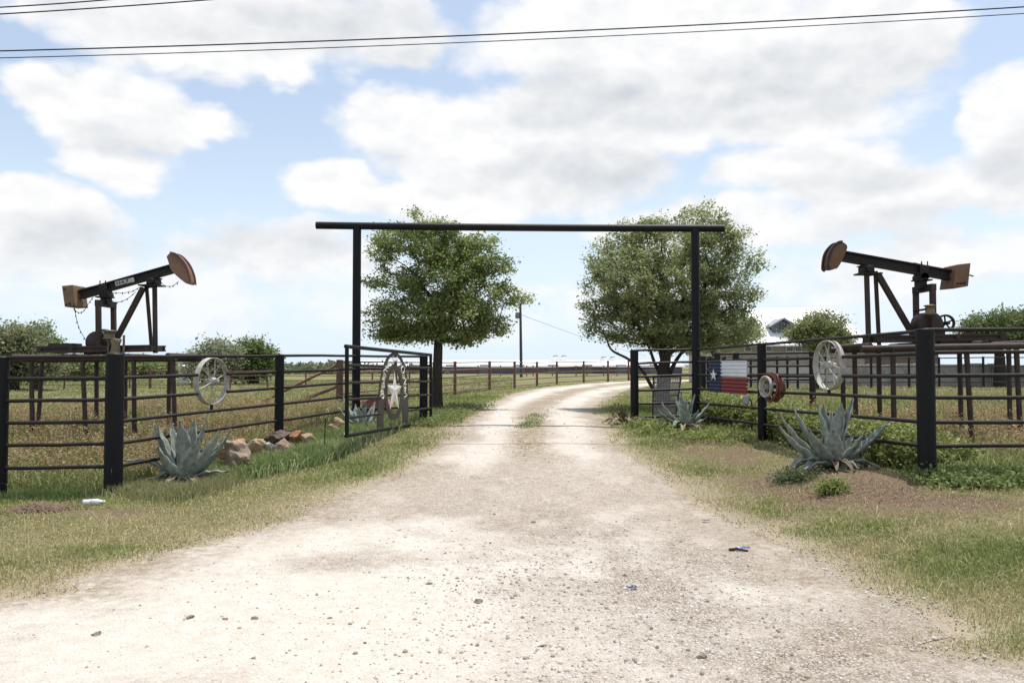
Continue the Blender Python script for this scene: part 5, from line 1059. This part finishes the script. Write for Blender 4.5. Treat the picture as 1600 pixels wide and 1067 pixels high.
r = np.random.default_rng(12); yy = r.uniform(9.1, 17.5, 2600); xx = np.interp(yy, [8.9, 12.85, 15.4, 17.5], [4.78, 4.18, 3.67, 3.9]) + .12 + np.abs(r.normal(0, .65, 2600)); k = fbm(xx*1.2, yy*1.2) > .40; xx, yy = xx[k], yy[k]
k = ~((xx > 5.0) & (yy < 9.6)); hm = np.clip(.62-.45*np.clip(xx-5.2, 0, 1), .15, 1)[k]
leafy_weeds('leafy_weeds', np.c_[xx, yy][k], hm, 15, .05, GW, 13, 'bright green leafy weeds growing behind the right fence')
tl, r = band(560, 14, [(1480,755),(1530,752),(1590,752),(1620,760)], .20); leafy_weeds('leafy_weeds', tl, .15, 13, .04, ((.11,.155,.045),(.155,.205,.06),(.22,.26,.10)), 15, 'low lush green weeds at the bottom right beside the thick post')
tl, r = band(150, 16, [(1010,668),(1040,672),(1075,690),(1110,680),(1150,690)], .22); leafy_weeds('leafy_weeds', tl, .20, 12, .042, GW, 17, 'small bright weeds round the medium agave')
tl, r = band(60, 18, [(1297,770),(1302,768)], .05); leafy_weeds('leafy_weeds', tl, .13, 10, .03, ((.10,.14,.03),(.16,.20,.05),(.22,.24,.08)), 19, 'single low weed tuft in front of the largest agave')
tl, r = band(70, 20, [(1232,750),(1262,748)], .08); leafy_weeds('leafy_weeds', tl, .13, 12, .028, ((.07,.10,.04),(.11,.14,.06),(.16,.19,.09)), 21, 'dark low weeds under the largest agave on its left')
tl, r = band(260, 22, [(660,668),(690,650),(720,640),(740,632)], .30); leafy_weeds('leafy_weeds', tl, .13, 12, .04, ((.12,.155,.05),(.175,.21,.07),(.26,.28,.11)), 23, 'low green weeds under the left oak by the gate end')
def brown_patch(n, box, hm, seed, label, tones=((.18,.115,.065),(.28,.19,.105),(.40,.29,.16),(.29,.27,.12))):
    r = np.random.default_rng(seed); x = r.uniform(box[0], box[1], n); y = r.uniform(box[2], box[3], n); L_, R_ = ptfence(x, y); k = (np.maximum(L_, R_) > .15) & (fbm(x*.9+7, y*.9) > .42)
    leafy_weeds('dry_weeds', np.c_[x, y][k], hm, 12, .032, tones, seed+1, label)
brown_patch(3600, (-13, -3.4, 10.2, 18.5), .50, 24, 'reddish tan seeding weeds behind the left fence')
brown_patch(1500, (5.4, 12.5, 10.2, 15.5), .55, 26, 'dense brown dried weeds behind the right corner post')
brown_patch(900, (-10, -4.9, 9.7, 12.5), .28, 28, 'low green and straw weeds just behind the left corner post', ((.13,.15,.06),(.22,.225,.09),(.36,.31,.16)))
# dead leaf litter and clods on bare soil
def clods(name, cent, n, rx, ry, smin, smax, m, label, cat, seed, heap=0.0, squash=.6):
    r = np.random.default_rng(seed); c = G(*cent) if not isinstance(cent, list) else None
    pts = np.stack([c.x + r.normal(0, rx, n), c.y + r.normal(0, ry, n)], 1); return pebbles(name, pts, r.uniform(smin, smax, n), m, label, cat, seed, squash, heap*np.exp(-((pts[:,0]-c.x)/rx)**2/1.5-((pts[:,1]-c.y)/ry)**2/1.5))
ph = (1+5**.5)/2; ICO = np.array([(-1,ph,0),(1,ph,0),(-1,-ph,0),(1,-ph,0),(0,-1,ph),(0,1,ph),(0,-1,-ph),(0,1,-ph),(ph,0,-1),(ph,0,1),(-ph,0,-1),(-ph,0,1)])/1.9
ICF = np.array([(0,11,5),(0,5,1),(0,1,7),(0,7,10),(0,10,11),(1,5,9),(5,11,4),(11,10,2),(10,7,6),(7,1,8),(3,9,4),(3,4,2),(3,2,6),(3,6,8),(3,8,9),(4,9,5),(2,4,11),(6,2,10),(8,6,7),(9,8,1)])
def pebbles(name, xy, size, m, label, cat, seed, squash=.55, dz=0, cols=None):
    r = np.random.default_rng(seed); n = len(xy); sc = size[:, None]*np.stack([r.uniform(.7,1.3,n), r.uniform(.7,1.3,n), r.uniform(.6,1.1,n)*squash/.75], 1)*.5
    a = r.uniform(0, 2*np.pi, n); ca, sa = np.cos(a), np.sin(a); v = ICO[None]*(1 + r.uniform(-.22,.22,(n,12,1))); v = v*sc[:, None, :]
    X_ = v[..., 0]*ca[:, None] - v[..., 1]*sa[:, None]; Y_ = v[..., 0]*sa[:, None] + v[..., 1]*ca[:, None]; z = g(xy[:, 0], xy[:, 1]) + dz + sc[:, 2]*.15 + .006
    V = np.stack([X_ + xy[:, :1], Y_ + xy[:, 1:], v[..., 2] + z[:, None]], -1).reshape(-1, 3); F = (ICF[None] + (np.arange(n)*12)[:, None, None]).reshape(-1, 3)
    return tag(np_mesh(name, V, tris=F, col=np.repeat(cols, 12, 0) if cols is not None else None, mat=m), label, cat, kind='stuff')
STONEM = leaf_mat('pebble_stone', 0.0, .9, spec=.15)
x, y, r = scatter(480000, 2.9, 22, 61, 1.0); d = rdist(x, y); cg = G(900, 960); coarse = np.exp(-((x-cg.x)/1.9)**2-((y-cg.y)/2.2)**2)
t_d = np.exp(-((x-c0.x)/1.7)**2-((y-c0.y)/1.3)**2); dens = np.clip(.22+.75*coarse-.35*t_d+1.2*(fbm(x*1.4, y*1.4)-.5), .02, 1); keep = (d < .25) & (r.random(len(x)) < dens) & in_view(x, y)
x, y, d = x[keep], y[keep], d[keep]; n = len(x); r2 = np.random.default_rng(6); size = np.clip(.0066*np.exp(r2.normal(0, .45, n))*(1+.9*np.exp(-((x-cg.x)/1.9)**2-((y-cg.y)/2.2)**2))*(.55+y*.06), .004, .030)
f = r2.random(n)**.8; cols = ramp_col(f, ((.20,.165,.13),(.33,.285,.235),(.46,.42,.37),(.60,.57,.52)))
pebbles('loose_gravel', np.c_[x, y], size, STONEM, 'loose pale limestone gravel spread over the drive', 'gravel', 8, .9, 0, cols)
SOILM = mat('dark_soil', (.20,.13,.085), (.11,.07,.05), 20, .95)
clods('dirt_mound', (60,797), 1500, .16, .11, .008, .04, SOILM, 'small heap of dark crumbly soil at the left edge', 'soil', 41, .07, .8)
clods('soil_clods', (1330,770), 700, .9, .5, .004, .016, mat('pale_soil', (.22,.15,.10), (.13,.09,.06), 20, .95), 'crumbs of bare brown soil round the largest agave', 'soil', 42)
tl, r = band(5200, 44, [(1180,740),(1250,765),(1340,775),(1440,770),(1500,785)], .32); n = len(tl)
blade_mesh('leaf_litter', tl, r.uniform(.01, .05, n), np.full(n, .008), ramp_col(r.random(n), ((.17,.11,.075),(.32,.23,.15),(.48,.39,.28))), 2.2, 'dry leaf litter on the bare soil right of the drive', 'litter', 45)
